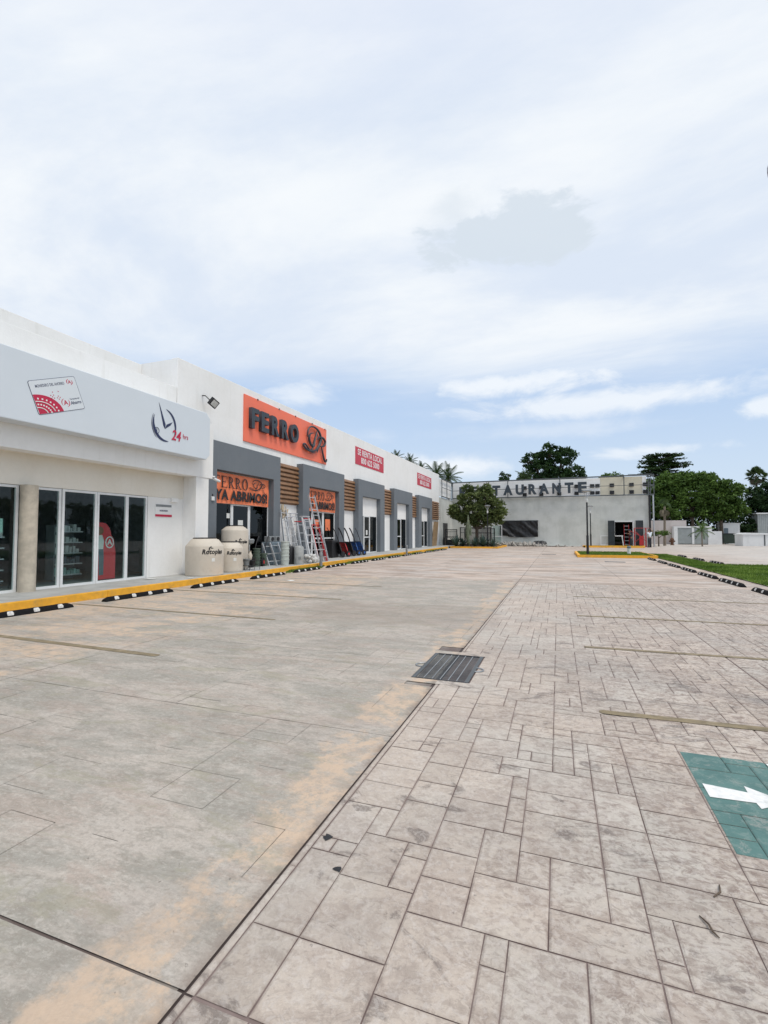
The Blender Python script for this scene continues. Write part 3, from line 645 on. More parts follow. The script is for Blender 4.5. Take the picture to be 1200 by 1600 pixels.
card_text('A', .85, .84, .10, M['crimson'], off=.002)
card_text('A', .62, .25, .14, M['crimson'], off=.003)
card_text('Farmacias del', .84, .34, .05, M['ink'], fit=.23); card_text('Ahorro', .845, .22, .10, M['ink'], off=.002, fit=.26)
for (u, v, r) in ((.85, .84, .065), (.62, .25, .092)):
    for s_ in (0, 180):
        p = quadmap(u, v); b = MB(); b.tube([(fx + .005, p[0] + r * math.cos(R(a + s_)), p[1] + r * math.sin(R(a + s_))) for a in range(-60, 61, 15)], [.002, .004, .007, .009, .010, .009, .007, .004, .002], 6, flat=(.3, 1, 1)); P_(b, 'ring_mark', M['crimson'], fas)
# clock
cc = (10.24, 4.42)
def crescent(a0, a1, r, wmax, m):
    b = MB(); n = 18; vs = []
    for i in range(n + 1):
        a = R(a0 + (a1 - a0) * i / n); wd = wmax * math.sin(math.pi * i / n) ** .7 + .004
        for q in (r, r - wd): vs.append((fx + .004, cc[0] + q * .92 * math.cos(a), cc[1] + q * math.sin(a)))
    b.add(vs, [(2 * i, 2 * i + 1, 2 * i + 3, 2 * i + 2) for i in range(n)]); P_(b, 'clock_ring', m, fas)
crescent(85, -35, .46, .07, M['ink']); crescent(150, 290, .46, .085, M['ink']); crescent(150, 235, .50, .02, M['ink'])
decal([(10.02, 5.0), (10.06, 4.93), (10.27, 4.44), (10.25, 4.32), (10.19, 4.40)], M['ink'], 'clock_hand', fas)
decal([(10.25, 4.32), (10.31, 4.45), (10.52, 4.56), (10.44, 4.45)], M['ink'], 'clock_hand', fas)
T_(text('24', .40, wallx(fx + .006, 10.66, 4.19), M['crimson'], parent=fas, ext=.001, off=.008, sx=.85, shear=.2))
T_(text('hrs', .20, wallx(fx + .005, 11.03, 4.23), M['crimson'], parent=fas, ext=.001, sx=.85))
T_(text('R', .11, wallx(fx + .005, 9.96, 4.22), M['ink'], parent=fas, ext=.001))
b = MB(); b.tube([(fx + .005, 9.96 + .085 * math.cos(R(a)), 4.22 + .085 * math.sin(R(a))) for a in range(0, 361, 24)], .007, 5, cap=False); P_(b, 'mark_circle', M['ink'], fas)
# notice plaque
nt = empty('notice_plaque', 'small white notice plaque with a crimson stripe on the pharmacy wall', 'sign', (-11.13, 11.2, 2.1))
b = MB(); b.box(-11.14, -11.125, 10.88, 11.52, 1.91, 2.30); P_(b, 'board', M['wink'], nt)
b = MB(); b.box(-11.126, -11.122, 10.88, 11.52, 1.92, 1.99); P_(b, 'stripe', M['crimson'], nt)
b = MB(); b.box(-11.126, -11.122, 10.9, 11.5, 2.215, 2.285); P_(b, 'header_band', M['greyp'], nt)
T_(text('HORARIO', .07, wallx(-11.122, 11.2, 2.10), M['ink'], parent=nt, ext=.001, off=.002))
# standee behind glass
st = empty('promotional_standee', 'tall red rounded standee with a figure print behind the pharmacy glass', 'standee', (-11.62, 9.7, .15))
out = [(9.42, .18), (10.0, .18)] + [(10.0 - .02 * k, .9 + .12 * k) for k in range(4)] + [(9.86 - .28 * (1 - math.cos(R(a))) / 1.0, 1.3 + .42 * math.sin(R(a))) for a in range(10, 91, 16)] + [(9.46, 1.72), (9.38, 1.6), (9.40, 1.2), (9.46, 1.0)]
b = MB(); b.prism(out, -11.66, -11.63, FX); fixn(P_(b, 'board', simple('standee_print', (.70, .07, .085), .45, var=.05), st))
b = MB(); b.tube([(-11.625, 9.53, .3), (-11.625, 9.53, .75), (-11.625, 9.53, 1.0)], [.035, .05, .07], 8, flat=(.06, 1, 1)); b.tube([(-11.625, 9.60, .3), (-11.625, 9.59, .75), (-11.625, 9.56, 1.0)], [.03, .045, .06], 8, flat=(.06, 1, 1)); P_(b, 'printed_trousers', M['bluegrey'], st)
b = MB(); b.tube([(-11.625, 9.54, 1.0), (-11.625, 9.54, 1.22), (-11.625, 9.52, 1.38)], [.07, .09, .05], 8, flat=(.06, 1, 1)); P_(b, 'printed_shirt', M['paper'], st)
b = MB(); b.tube([(-11.628, 9.50, 1.50), (-11.622, 9.50, 1.50)], .11, 16); P_(b, 'printed_head', M['skin'], st)
b = MB(); b.tube([(-11.62, 9.78, 1.12), (-11.62, 9.78, 1.121)], .001, 3); b.tube([(-11.62, 9.80 + .12 * math.cos(R(a)), 1.18 + .15 * math.sin(R(a))) for a in range(0, 361, 30)], .018, 5, cap=False, flat=(.2, 1, 1)); P_(b, 'ring_mark', M['wink'], st)
T_(text('A', .2, wallx(-11.62, 9.80, 1.18), M['wink'], parent=st, ext=.001, off=.008))
# shelving in the pharmacy
def shelf_unit(x, y0, y1, lab, h=1.65):
    e = empty('display_shelf', lab, 'shelf', (x, (y0 + y1) / 2, .16), group='display shelves inside the pharmacy')
    b = MB(); b.box(x - .35, x - .32, y0, y1, .16, h); b.box(x - .35, x, y0, y0 + .03, .16, h); P_(b, 'back_panel', M['greyp'], e)
    for k in range(5):
        z = .28 + k * (h - .3) / 4.6
        b = MB(); b.box(x - .32, x + .02, y0 + .03, y1, z, z + .03); P_(b, 'shelf_board', M['walu'], e)
        b = MB(); yy = y0 + .05
        while yy < y1 - .08:
            wd = random.uniform(.05, .1); b.box(x - .25, x - .05, yy, yy + wd, z + .03, z + .03 + random.uniform(.08, .2)); yy += wd + random.uniform(.01, .04)
        P_(b, 'boxed_goods', random.choice([M['teal'], M['paper'], M['lens'], M['bluegrey']]), e)
shelf_unit(-12.6, 8.95, 9.75, 'white display shelf of boxed goods seen through the sliding door', 1.65)
shelf_unit(-12.4, 6.3, 7.6, 'display shelf of boxed goods at the left edge of the photo', 1.5)
shelf_unit(-14.0, 11.2, 12.0 - .2, 'display shelf at the far end of the pharmacy interior', 1.8)
b = MB(); b.box(-11.235, -11.23, 6.55, 6.85, 1.45, 1.75); o = b.build('window_poster', M['teal']); tag(o, 'pale green poster stuck inside the left pharmacy window', 'poster')

# ------------------------------------------------------------ shop building
sh = empty('shop_building', 'long white retail building with dark grey portals and brown louvre panels', 'building', (-11.55, 12.1, 0))
PY = [(13.05, 17.72), (19.67, 24.27), (26.30, 30.87), (32.93, 37.56), (39.50, 44.1)]
OP = [(13.66, 17.22), (20.30, 23.60), (26.97, 30.05), (33.65, 36.65), (40.4, 43.3)]
b = MB(); b.add([(-11.8, 12.1, 4.5), (-11.55, 12.1, 4.5), (-11.55, 48.4, 4.5), (-11.8, 48.4, 4.5), (-11.8, 12.1, 7.15), (-11.55, 12.1, 7.15), (-11.55, 48.4, 7.46), (-11.8, 48.4, 7.46)],
    [(0, 3, 2, 1), (4, 5, 6, 7), (0, 1, 5, 4), (1, 2, 6, 5), (2, 3, 7, 6), (3, 0, 4, 7)]); P_(b, 'parapet_wall', M['white'], sh, bevel=.01)
b = MB(); b.box(-22, -11.8, 12.1, 12.3, 3.9, 7.12); P_(b, 'side_wall', M['white'], sh)
b = MB(); b.box(-22, -11.8, 12.3, 48.4, 4.6, 4.75); P_(b, 'roof', M['white'], sh)
for y0 in (20, 30, 39.6):
    pass
prev = 12.1
for i, (a, c) in enumerate(PY + [(48.4, 0)]):
    b = MB(); b.box(-11.8, -11.55, prev, a + (.3 if i < 5 else 0), .15, 4.5); P_(b, 'pier_wall', M['white'], sh)
    if c: prev = c - .3
for i, ((a, c), (p, q)) in enumerate(zip(PY, OP)):
    b = MB(); b.prism([(a, .15), (p, .15), (p, 3.67), (q, 3.67), (q, .15), (c, .15), (c, 4.68), (a, 4.68)], -11.85, -11.2, FX); fixn(P_(b, 'portal', M['grey'], sh, bevel=.012))
for (a, c) in ((17.72, 19.67), (24.27, 26.30), (30.87, 32.93), (37.56, 39.5), (44.1, 47.9)):
    b = MB(); k = 0; z = 4.53
    b.box(-11.55, -11.53, a + .004, c - .004, 2.72, 4.53)
    while z - .2 > 2.70:
        b.prism([(-11.53, z - .19), (-11.43, z - .175), (-11.41, z - .15), (-11.475, z - .02), (-11.53, z - .012)], a + .005, c - .005, lambda u, v, d: (u, d, v)); z -= .198
    fixn(P_(b, 'louvre_panel', M['slat'], sh))
# glazing of each shop
def shopfront(i, doors, panel_top, head=None):
    p, q = OP[i]; x = -11.46
    for (y0, y1, kind) in doors:
        fr = frame_panel(y0, y1, .15, panel_top, x, sh, .09 if kind == 'door' else .045, .06, 'shop_door' if kind == 'door' else 'shop_window', 'glass2')
        if kind == 'door':
            b = MB(); b.box(x - .055, x - .002, y0 + .07, y1 - .07, 1.12, 1.19); P_(b, 'mid_rail', M['walu'], fr)
            b = MB(); b.tube([(x + .04, y1 - .1, 1.0), (x + .06, y1 - .1, 1.15), (x + .04, y1 - .1, 1.3)], .012, 6); P_(b, 'handle', M['alu'], fr)
    b = MB(); b.box(x - .07, x - .015, p + .002, q - .002, panel_top, 3.665); P_(b, 'panel', M['white'], sh)
shopfront(0, [(13.67, 14.80, 'window'), (14.81, 15.90, 'door'), (15.91, 17.20, 'window')], 2.55)
shopfront(1, [(20.31, 21.0, 'window'), (21.01, 22.2, 'door'), (22.21, 23.58, 'door')], 2.55)
shopfront(2, [(26.98, 27.75, 'window'), (27.76, 28.75, 'door'), (28.76, 30.03, 'window')], 2.52)
shopfront(3, [(33.66, 34.2, 'window'), (34.21, 35.3, 'door'), (35.31, 36.63, 'window')], 2.52)
shopfront(4, [(40.41, 40.95, 'window'), (40.96, 42.1, 'door'), (42.11, 43.28, 'window')], 2.52)
b = MB(); b.box(-18.2, -18, 12.3, 48.2, .1, 4.5); b.box(-18, -11.86, 12.3, 48.2, 4.4, 4.5)
for yy in (12.32, 25.2, 31.8, 38.4, 48.1): b.box(-18, -11.82, yy, yy + .08, .1, 4.4)
P_(b, 'interior_wall', M['dark'], sh)
b = MB(); b.box(-18, -11.81, 12.3, 48.2, .08, .149); P_(b, 'interior_floor', M['darkfloor'], sh)

# FERRO DR sign
fs = empty('shop_sign', 'coral sign board with raised dark letters FERRO DR high on the white wall', 'sign', (-11.5, 19, 5.0))
b = MB(); b.box(-11.548, -11.50, 15.55, 22.62, 5.04, 6.90); P_(b, 'board', M['orange'], fs, bevel=.006)
b = MB(); b.box(-11.498, -11.49, 15.56, 15.60, 5.06, 6.88)
for yy in (16.4, 18.0, 19.4, 21.0, 22.4): P_(MB().box(-11.5, -11.47, yy, yy + .05, 6.86, 6.92), 'fixing_clip', M['frame'], fs)
for ch, yc in zip('FERRO', (16.06, 16.75, 17.50, 18.28, 19.14)):
    e = T_(text(ch, 1.08, wallx(-11.42, yc, 5.97), M['navy'], name='letter', parent=fs, ext=.075, off=.046, fit={'F': .50, 'E': .54, 'R': .58, 'O': .72}[ch]))
LOGO = [  # a copperplate D and R drawn as strokes (u, v) in a unit box
 [(.42, .80), (.30, .74), (.24, .60), (.30, .42), (.40, .36), (.47, .45), (.46, .60)],
 [(.30, .74), (.20, .62), (.19, .80), (.28, .95), (.46, 1.0), (.64, .93), (.73, .78), (.72, .60), (.62, .40), (.50, .26), (.34, .20), (.18, .20), (.04, .28), (.02, .34), (.09, .36), (.20, .27), (.34, .17), (.50, .18)],
 [(.58, .92), (.50, .66), (.42, .40), (.34, .22)],
 [(.80, .72), (.72, .56), (.64, .40), (.58, .22)],
 [(.58, .62), (.68, .74), (.84, .76), (.94, .66), (.90, .52), (.78, .46), (.70, .46)],
 [(.76, .46), (.82, .30), (.88, .10), (.95, .0), (1.0, .02), (1.02, .10)]]
def spline(p, n=6):
    out = []; p = [p[0]] + p + [p[-1]]
    for i in range(1, len(p) - 2):
        for k in range(n):
            t = k / n; q = []
            for d in (0, 1):
                a, b_, c, e = p[i - 1][d], p[i][d], p[i + 1][d], p[i + 2][d]
                q.append(.5 * (2 * b_ + (c - a) * t + (2 * a - 5 * b_ + 4 * c - e) * t * t + (3 * b_ - a - 3 * c + e) * t ** 3))
            out.append(tuple(q))
    out.append(p[-1]); return out
def logo(par, x, y0, y1, z0, z1, r, m, flat=(1, 1, 1), name='monogram'):
    b = MB()
    for s_ in LOGO:
        pts = spline(s_); n = len(pts)
        b.tube([(x, y0 + u * (y1 - y0), z0 + v * (z1 - z0)) for u, v in pts], [r * (.55 + .75 * math.sin(math.pi * i / (n - 1))) for i in range(n)], 6, flat=flat)
    return P_(b, name, m, par, smooth=True)
logo(fs, -11.40, 19.98, 22.42, 5.16, 6.72, .042, M['navy'], (1.2, 1, 1))

# serif lettering for the banners
def serif(word, y0, z0, h, wl, par, x, m):
    def g_(ch):
        s_ = []
        st = lambda u: s_.extend([(u - .07, u + .07, 0, 1), (u - .16, u + .16, 0, .06), (u - .16, u + .16, .94, 1)])
        if ch in 'FER': st(.22)
        if ch == 'F': s_.extend([(.2, .80, .94, 1), (.2, .62, .48, .54), (.76, .80, .74, 1), (.58, .62, .40, .62)])
        if ch == 'E': s_.extend([(.2, .80, .94, 1), (.2, .62, .48, .54), (.76, .80, .74, 1), (.58, .62, .40, .62), (.2, .86, 0, .06), (.82, .86, 0, .26)])
        return s_
    b = MB(); y = y0
    for ch in word:
        for (a, c, d, e) in g_(ch): b.box(x - .002, x + .003, y + a * wl, y + c * wl, z0 + d * h, z0 + e * h)
        if ch == 'R':
            pts = [(.22 + .42 * math.sin(R(a)) * .95, .73 + .24 * math.cos(R(a))) for a in range(0, 181, 20)]
            b.tube([(x, y + u * wl, z0 + v * h) for u, v in pts], [.012 + .02 * math.sin(math.pi * i / 9) for i in range(len(pts))], 5, flat=(.15, 1, 1))
            b.tube([(x, y + u * wl, z0 + v * h) for u, v in ((.42, .5), (.6, .22), (.78, .02), (.94, .03))], [.02, .03, .03, .012], 5, flat=(.15, 1, 1))
        if ch == 'O':
            b.tube([(x, y + (.5 + .36 * math.cos(R(a))) * wl, z0 + (.5 + .49 * math.sin(R(a))) * h) for a in range(0, 361, 20)], [.015 + .022 * abs(math.cos(R(a))) for a in range(0, 361, 20)], 5, cap=False, flat=(.15, 1, 1))
        y += wl * (.98 if ch != 'R' else 1.0)
    return P_(b, 'lettering', m, par)
def banner(i, lab):
    p, q = OP[i]; y0, y1 = p + .0, q - .12; z0, z1 = 2.50, 3.62
    e = empty('banner', lab, 'banner', (-11.36, (y0 + y1) / 2, z0), group='orange opening banners over the shop doors')
    b = MB(); ny, nz = 60, 20; vs = []
    for j in range(nz + 1):
        for k in range(ny + 1):
            u, v = k / ny, j / nz
            w_ = .012 * math.sin(9 * (u + v * .8) + 2) * (1 - v * .5) + .012 * mnoise.noise(Vector((u * 7 + i * 4, v * 3 + u * 4, 0))) + .008 * math.sin(34 * (u - v * .35) + i) * max(0, 1 - abs(u - .5) * 1.2) * (1 - v)
            vs.append((-11.38 + w_ - .005, y0 + u * (y1 - y0), z0 + v * (z1 - z0) + .02 * math.sin(u * 3.1) * (1 - v)))
    b.add(vs, [(j * (ny + 1) + k, j * (ny + 1) + k + 1, (j + 1) * (ny + 1) + k + 1, (j + 1) * (ny + 1) + k) for j in range(nz) for k in range(ny)])
    P_(b, 'vinyl_sheet', M['banner'], e, smooth=True)
    W_ = y1 - y0
    serif('FERRO', y0 - .005 * W_, z0 + .58, .42, .118 * W_, e, -11.342, M['black'])
    logo(e, -11.342, y0 + .60 * W_, y0 + .93 * W_, z0 + .52, z0 + 1.04, .015, M['black'], (.1, 1, 1))
    T_(text('¡YA ABRIMOS!', .50, wallx(-11.342, y0 + W_ * .475, z0 + .30), M['black'], parent=e, ext=.002, off=.021, fit=W_ * .96, space=1.05))
banner(0, 'orange YA ABRIMOS banner in the nearest portal behind the beige tanks'); banner(1, 'orange YA ABRIMOS banner in the second portal beside the tall ladder')
# rental banners
for (y0, y1, lab) in ((26.57, 31.57, 'red SE RENTA LOCAL banner nearer the coral sign'), (40.2, 45.1, 'red SE RENTA LOCAL banner at the far end of the white wall')):
    e = empty('rental_banner', lab, 'banner', (-11.54, (y0 + y1) / 2, 5.6), group='red rental banners on the white wall')
    b = MB(); b.box(-11.548, -11.53, y0, y1, 5.64, 6.72); P_(b, 'sheet', M['red'], e)
    T_(text('SE RENTA LOCAL', .52, wallx(-11.527, (y0 + y1) / 2, 6.42), M['wink'], parent=e, ext=.002, off=.010, fit=4.3, space=1.12))
    T_(text('800 622 5000', .52, wallx(-11.527, (y0 + y1) / 2, 5.94), M['wink'], parent=e, ext=.002, off=.012, fit=3.2, space=1.12))
# flood light, camera, switch box
e = empty('floodlight', 'small black floodlight on an arm at the corner of the white wall', 'floodlight', (-11.55, 13.4, 5.9))
b = MB(); b.tube([(0, -.15, .30), (.15, -.17, .28), (.30, -.1, .12)], .02, 6); b.build('arm', M['black'], e)
mx = Matrix.Translation((.36, .0, .05)) @ Matrix.Rotation(R(35), 4, 'Y') @ Matrix.Rotation(R(-15), 4, 'X')
b = MB(); b.box(-.05, .05, -.20, .20, -.14, .14, mx); b.build('housing', M['black'], e, bevel=.01)
b = MB(); b.box(.051, .056, -.15, .15, -.10, .10, mx); b.build('lens', M['lens'], e)
e = empty('security_camera', 'small white security camera at the end of the pharmacy beam', 'camera', (-10.6, 12.74, 3.22))
b = MB(); b.box(-.05, .0, .0, .04, -.04, .04); b.build('bracket', M['walu'], e)
b = MB(); b.tube([(0, .02, 0), (.02, .12, -.04), (.04, .26, -.07)], [.045, .05, .045], 12); b.build('camera_body', M['walu'], e, smooth=True)
b = MB(); b.lathe([(.05, 0), (.06, .02), (.05, .05)], (.0, .0, .03), 12); b.build('mount', M['walu'], e)
e = empty('switch_box', 'small white switch box on the leg of the nearest grey portal', 'switch box', (-11.2, 13.42, 2.62))
b = MB(); b.box(.0, .05, -.07, .07, -.07, .07); b.build('cover', M['walu'], e, bevel=.01)
b = MB(); b.tube([(.02, 0, .07), (.02, 0, .16)], .015, 6); b.build('conduit', M['black'], e)

# ------------------------------------------------------------ goods in front of the shop
def tank(x, y, r, h, sh_, lab, z=.15, text_s=.2, ang=-58):
    e = empty('water_tank', lab, 'water tank', (x, y, z), group='beige water tanks by the shop door')
    mod = lambda a, zz: 1 + (.012 * (1 if abs(math.sin(4 * a)) > .6 else 0) if zz < h - sh_ else 0)
    b = MB(); b.lathe([(r * .97, 0), (r, .02), (r, .08), (r, h * .3), (r * 1.004, h * .5), (r, h - sh_ - .03), (r * .985, h - sh_), (r * .72, h - .06), (r * .64, h - .045), (r * .62, h - .03)], n=48, mod=mod)
    b.build('body', M['tank'], e, smooth=True)
    b = MB(); b.lathe([(r * .60, h - .045), (r * .62, h - .03), (r * .62, h - .005), (r * .56, h + .004)], n=32); b.build('lid', M['black'], e, smooth=True)
    # curved lettering and mark, wrapped on the shell
    def wrap(o, zc):
        for v in o.data.vertices:
            a = R(ang) + v.co.x / r; rad = r * 1.012 + .004 + v.co.z; v.co = Vector((rad * math.cos(a), rad * math.sin(a), zc + v.co.y))
    t = text('Rotoplas', text_s, Matrix.Identity(4), M['black'], parent=e, ext=.001, off=.006, sx=.9, shear=.15, space=1.08); wrap(t, h * .63)
    b = MB(); b.tube([(-.36 * text_s * 4 * .5, -.02, 0), (-.3 * text_s * 4 * .5, .16 * text_s * 4, 0), (-.08 * text_s * 4, .22 * text_s * 4, 0)], [.006, .02, .008], 5, flat=(1, 1, .2))
    b.tube([(-.10 * text_s * 4, .16 * text_s * 4, 0), (-.0, .14 * text_s * 4, 0)], [.02, .006], 5, flat=(1, 1, .2))
    o = b.build('brand_mark', M['black'], e); wrap(o, h * .63)
    b = MB(); b.box(-.05, .05, -.05, .05, 0, .003); o = b.build('sticker', M['paper'], e); wrap(o, h * .42); o.location = (0, 0, 0)
    return e
tank(-10.25, 11.98, .56, 1.14, .24, 'short wide beige water tank nearest the pharmacy pillar', text_s=.19, ang=-24)
tank(-10.30, 13.25, .42, 1.00, .20, 'smallest beige water tank beside the kerb, right of the wide one', text_s=.15, ang=-30)
tank(-10.72, 14.05, .46, 1.55, .16, 'tall slim beige water tank standing behind the two shorter ones', text_s=.14, ang=-22)

# wire display stand with pots
e = empty('wire_stand', 'low black wire stand with small planters by the nearest shop door', 'stand', (-10.05, 14.0, .15))
b = MB()
for x in (-.2, .2):
    for y_ in (-.3, 0, .3): b.tube([(x, y_, 0), (x, y_, .34)], .008, 5)
for z in (.17, .34):
    for x in (-.2, .2): b.tube([(x, -.3, z), (x, .3, z)], .008, 5)
    for y_ in (-.3, 0, .3): b.tube([(-.2, y_, z), (.2, y_, z)], .008, 5)
b.build('wire_frame', M['black'], e)
for y_ in (-.18, .15):
    b = MB(); b.lathe([(.09, .18), (.12, .38), (.125, .40)], (0, y_, 0), 14); b.build('planter', M['black' if y_ > 0 else 'greyp'], e, smooth=True)
b = MB(); b.lathe([(.05, .36), (.08, .5), (.03, .62), (.05, .66)], (0, .02, 0), 12); b.build('ornament', M['tank'], e, smooth=True)
# water dispenser / drum on door side
e = empty('pedestal_fan', 'dark appliance with round head standing in front of the nearest shop door', 'appliance', (-10.9, 15.1, .15))
b = MB(); b.lathe([(.2, 0), (.2, .03), (.03, .05), (.025, .9)], n=16); b.build('stand', M['black'], e, smooth=True)
b = MB(); b.lathe([(.08, .85), (.19, .9), (.22, 1.02), (.18, 1.06)], n=20); b.build('head', M['greyp'], e, smooth=True)
# stack of green pots
e = empty('pot_stack', 'two stacks of grey-green pots on the shop doorstep', 'pots', (-10.85, 15.55, .15))
for (dx, dy, n) in ((0, 0, 7), (.05, .38, 5)):
    b = MB()
    for k in range(n): b.lathe([(.11, .1 * k), (.15, .1 * k + .08), (.155, .1 * k + .095)], (dx, dy, 0), 14)
    b.build('stack', simple('green_grey_plastic', (.13, .17, .13), .5), e, smooth=True)
# hand truck factory
def cart(lab, m, wm='black', h=1.25, loc=(0, 0, 0), rz=0, tray=True, lean=12, group='wheeled hand carts outside the second doorway', nm='hand_cart', cat='hand cart'):
    e = empty(nm, lab, cat, loc, rz, group)
    tl = R(lean)
    def L(x, y_, z): return (x - math.sin(tl) * z, y_, math.cos(tl) * z + .12)
    b = MB()
    for s_ in (-1, 1): b.tube([L(.0, s_ * .2, 0), L(0, s_ * .2, h * .72), L(-.04, s_ * .2, h * .95), L(-.12, s_ * .2, h * 1.12)], .02, 6)
    for z in (.1, .4, .7): b.tube([L(0, -.2, z), L(0, .2, z)], .012, 6)
    b.build('frame', M['black'], e, smooth=True)
    if tray:
        b = MB(); n = 14; vs = []
        for j in range(9):
            z = .05 + j * .062 * h
            for k in range(n + 1):
                a = k / n; depth = .26 * math.sin(math.pi * min(1, (j + 1) / 9)) ** .5 * math.sin(math.pi * a) ** .4
                vs.append(L(.02 + depth * .7, -.2 + .40 * a, z))
        b.add(vs, [(j * (n + 1) + k, j * (n + 1) + k + 1, (j + 1) * (n + 1) + k + 1, (j + 1) * (n + 1) + k) for j in range(8) for k in range(n)]); b.build('tray', m, e, smooth=True)
    for s_ in (-1, 1):
        b = MB(); b.tube([(0, s_ * .24 - .03, .16), (0, s_ * .24 + .03, .16)], .155, 18); w_ = b.build('wheel', M['black'], e, smooth=True)
        b = MB(); b.tube([(0, s_ * .24 - .033, .16), (0, s_ * .24 + .033, .16)], .07, 12); b.build('hub', m, w_, smooth=True)
    b = MB(); b.box(.0, .28, -.18, .18, .03, .045); b.build('toe_plate', M['black'], e)
    return e
cart('black hand cart first in the row, nearest the bannered doorway', M['black'], loc=(-10.75, 22.7, .15), rz=R(75), lean=24, h=1.4)
cart('hand cart with a red tray, second in the row', M['redp'], loc=(-10.75, 23.45, .15), rz=R(70), lean=24, h=1.4)
cart('black hand cart between the red one and the blue ones', M['black'], loc=(-10.75, 24.15, .15), rz=R(74), lean=24, h=1.4)
cart('blue-tray cart, nearer one of the two blue carts', M['blue'], loc=(-10.75, 24.85, .15), rz=R(70), lean=24, h=1.4)
cart('blue-tray cart at the far end of the cart row', M['blue'], loc=(-10.72, 25.55, .15), rz=R(72), lean=24, h=1.4)
b = MB(); b.box(-.25, .25, -.35, .35, 0, .9); o = b.build('storage_bin', M['black'], bevel=.05, loc=(-11.05, 22.35, .15)); tag(o, 'black plastic bin behind the first hand cart', 'bin')
cart('red hand truck leaning beside the nearest shop window', M['redp'], loc=(-10.95, 15.75, .15), rz=R(-80), tray=False, lean=22, group=None, h=1.0, nm='hand_truck', cat='hand truck')
for c in kids(bpy.context.scene.objects[-1]) if False else []: pass

# ladders
def ladder(lab, loc, rz, L, wd, rungs, lean, m, group='ladders leaning outside the shop', rail=.07, nm='ladder', two=False, red=False):
    e = empty(nm, lab, 'ladder', loc, rz, group)
    tl = R(lean)
    def Q(u, z, s_=1): return (-math.sin(tl) * z * s_ + (.0 if s_ == 1 else -2 * math.sin(tl) * L), u, math.cos(tl) * z)
    for k in (-1, 1):
        b = MB(); b.bar(Q(k * wd / 2, 0), Q(k * wd / 2 * (.8 if two else 1), L), .028, rail, up=(1, 0, .01)); b.build('rail', m, e)
    for i in range(rungs):
        z = L * (i + .6) / rungs; ww = wd / 2 * (1 - (.2 * z / L if two else 0))
        b = MB(); b.bar(Q(-ww, z), Q(ww, z), .07 if two else .035, .03); b.build('rung', M['ladder'], e)
    if two:
        for k in (-1, 1):
            b = MB(); b.bar((-.12 - .0, k * wd * .5, 0), Q(k * wd * .42, L * .97), .022, .04, up=(1, 0, .01)); b.build('rear_leg', m, e)
        b = MB(); p = Q(0, L); b.box(p[0] - .12, p[0] + .08, -wd * .44, wd * .44, p[2] - .02, p[2] + .02); b.build('top_cap', M['redp' if red else 'ladder'], e, bevel=.01)
    return e
X0 = -10.35
ladder('tallest straight aluminium ladder leaning up over the second orange banner', (-10.05, 19.75, .15), R(-6), 3.15, .46, 11, 15, M['ladder'])
ladder('chrome folding ladder resting slanted on the red hand truck', (-10.35, 16.45, .15), R(-12), .98, .42, 3, 24, M['ladder'])
ladder('second folded chrome ladder behind the one on the red hand truck', (-10.50, 16.12, .15), R(-12), .95, .40, 3, 24, M['ladder'])
ladder('white-railed step ladder nearest the buckets', (-10.5, 18.0, .15), R(-10), 2.05, .50, 6, 16, M['walu'], two=True)
ladder('aluminium step ladder with red cap in the middle of the ladder group', (-10.2, 18.35, .15), R(-15), 1.85, .50, 5, 16, M['ladder'], two=True, red=True)
ladder('long white step ladder in front of the ladder group, reaching the kerb', (-9.95, 18.55, .15), R(-14), 2.1, .52, 6, 17, M['walu'], two=True)
ladder('red-railed fibreglass ladder in front of the grey portal leg', (-9.95, 19.3, .15), R(-22), 1.75, .48, 5, 20, M['redp'], two=True, red=True)
ladder('aluminium step ladder against the white wall under the louvres', (-10.9, 18.9, .15), R(-10), 2.2, .5, 6, 11, M['ladder'], two=True)
ladder('narrow aluminium ladder at the left of the ladder group by the portal', (-10.75, 17.75, .15), R(-8), 2.3, .36, 7, 9, M['ladder'])
ladder('low red-capped step ladder right of the ladder group', (-10.3, 19.15, .15), R(-18), 2.0, .46, 6, 15, M['ladder'], two=True, red=True)
# cream bundle, plywood, buckets, heater
b = MB()
for i in range(26):
    a = random.uniform(0, 6.28); r = random.uniform(.02, .14); x, y_, z = r * math.cos(a), r * math.sin(a) * 1.7, random.uniform(0, .45)
    b.tube([(x, y_, z), (x + random.uniform(-.08, .08), y_ + random.uniform(-.1, .1), z + random.uniform(.15, .3))], [.035, .02], 6)
o = b.build('wrapped_bundle', simple('cream_plastic', (.55, .45, .32), .5), loc=(-11.2, 18.0, 2.0), smooth=True); tag(o, 'cream plastic bundle hung above the ladders under the louvres', 'bundle')
e = empty('pail_stack', 'tall stack of pale grey-green pails on the sidewalk', 'pails', (-10.22, 16.55, .15))
for k in range(6):
    b = MB(); z = k * .14; b.lathe([(.145, z), (.165, z + .22), (.175, z + .225), (.175, z + .245), (.16, z + .25)], n=20); b.build('pail', M['bucket'], e, smooth=True)
e = empty('water_heater', 'grey cylindrical water heater between the pails and the ladders', 'water heater', (-10.0, 17.25, .15))
b = MB(); b.lathe([(.19, 0), (.2, .03), (.2, .68), (.17, .73), (.05, .76)], n=26); b.build('cylinder', simple('heater_grey', (.36, .37, .36), .4), e, smooth=True)
b = MB(); b.box(.14, .215, -.05, .05, .2, .32, Matrix.Rotation(R(-50), 4, 'Z')); b.build('control_cover', M['greyp'], e)
e = empty('gas_heater', 'slim black cylinder between the pails and the grey heater', 'cylinder', (-10.35, 17.15, .15))
b = MB(); b.lathe([(.15, 0), (.155, .02), (.155, .7), (.12, .75)], n=22); b.build('cylinder', M['black'], e, smooth=True)
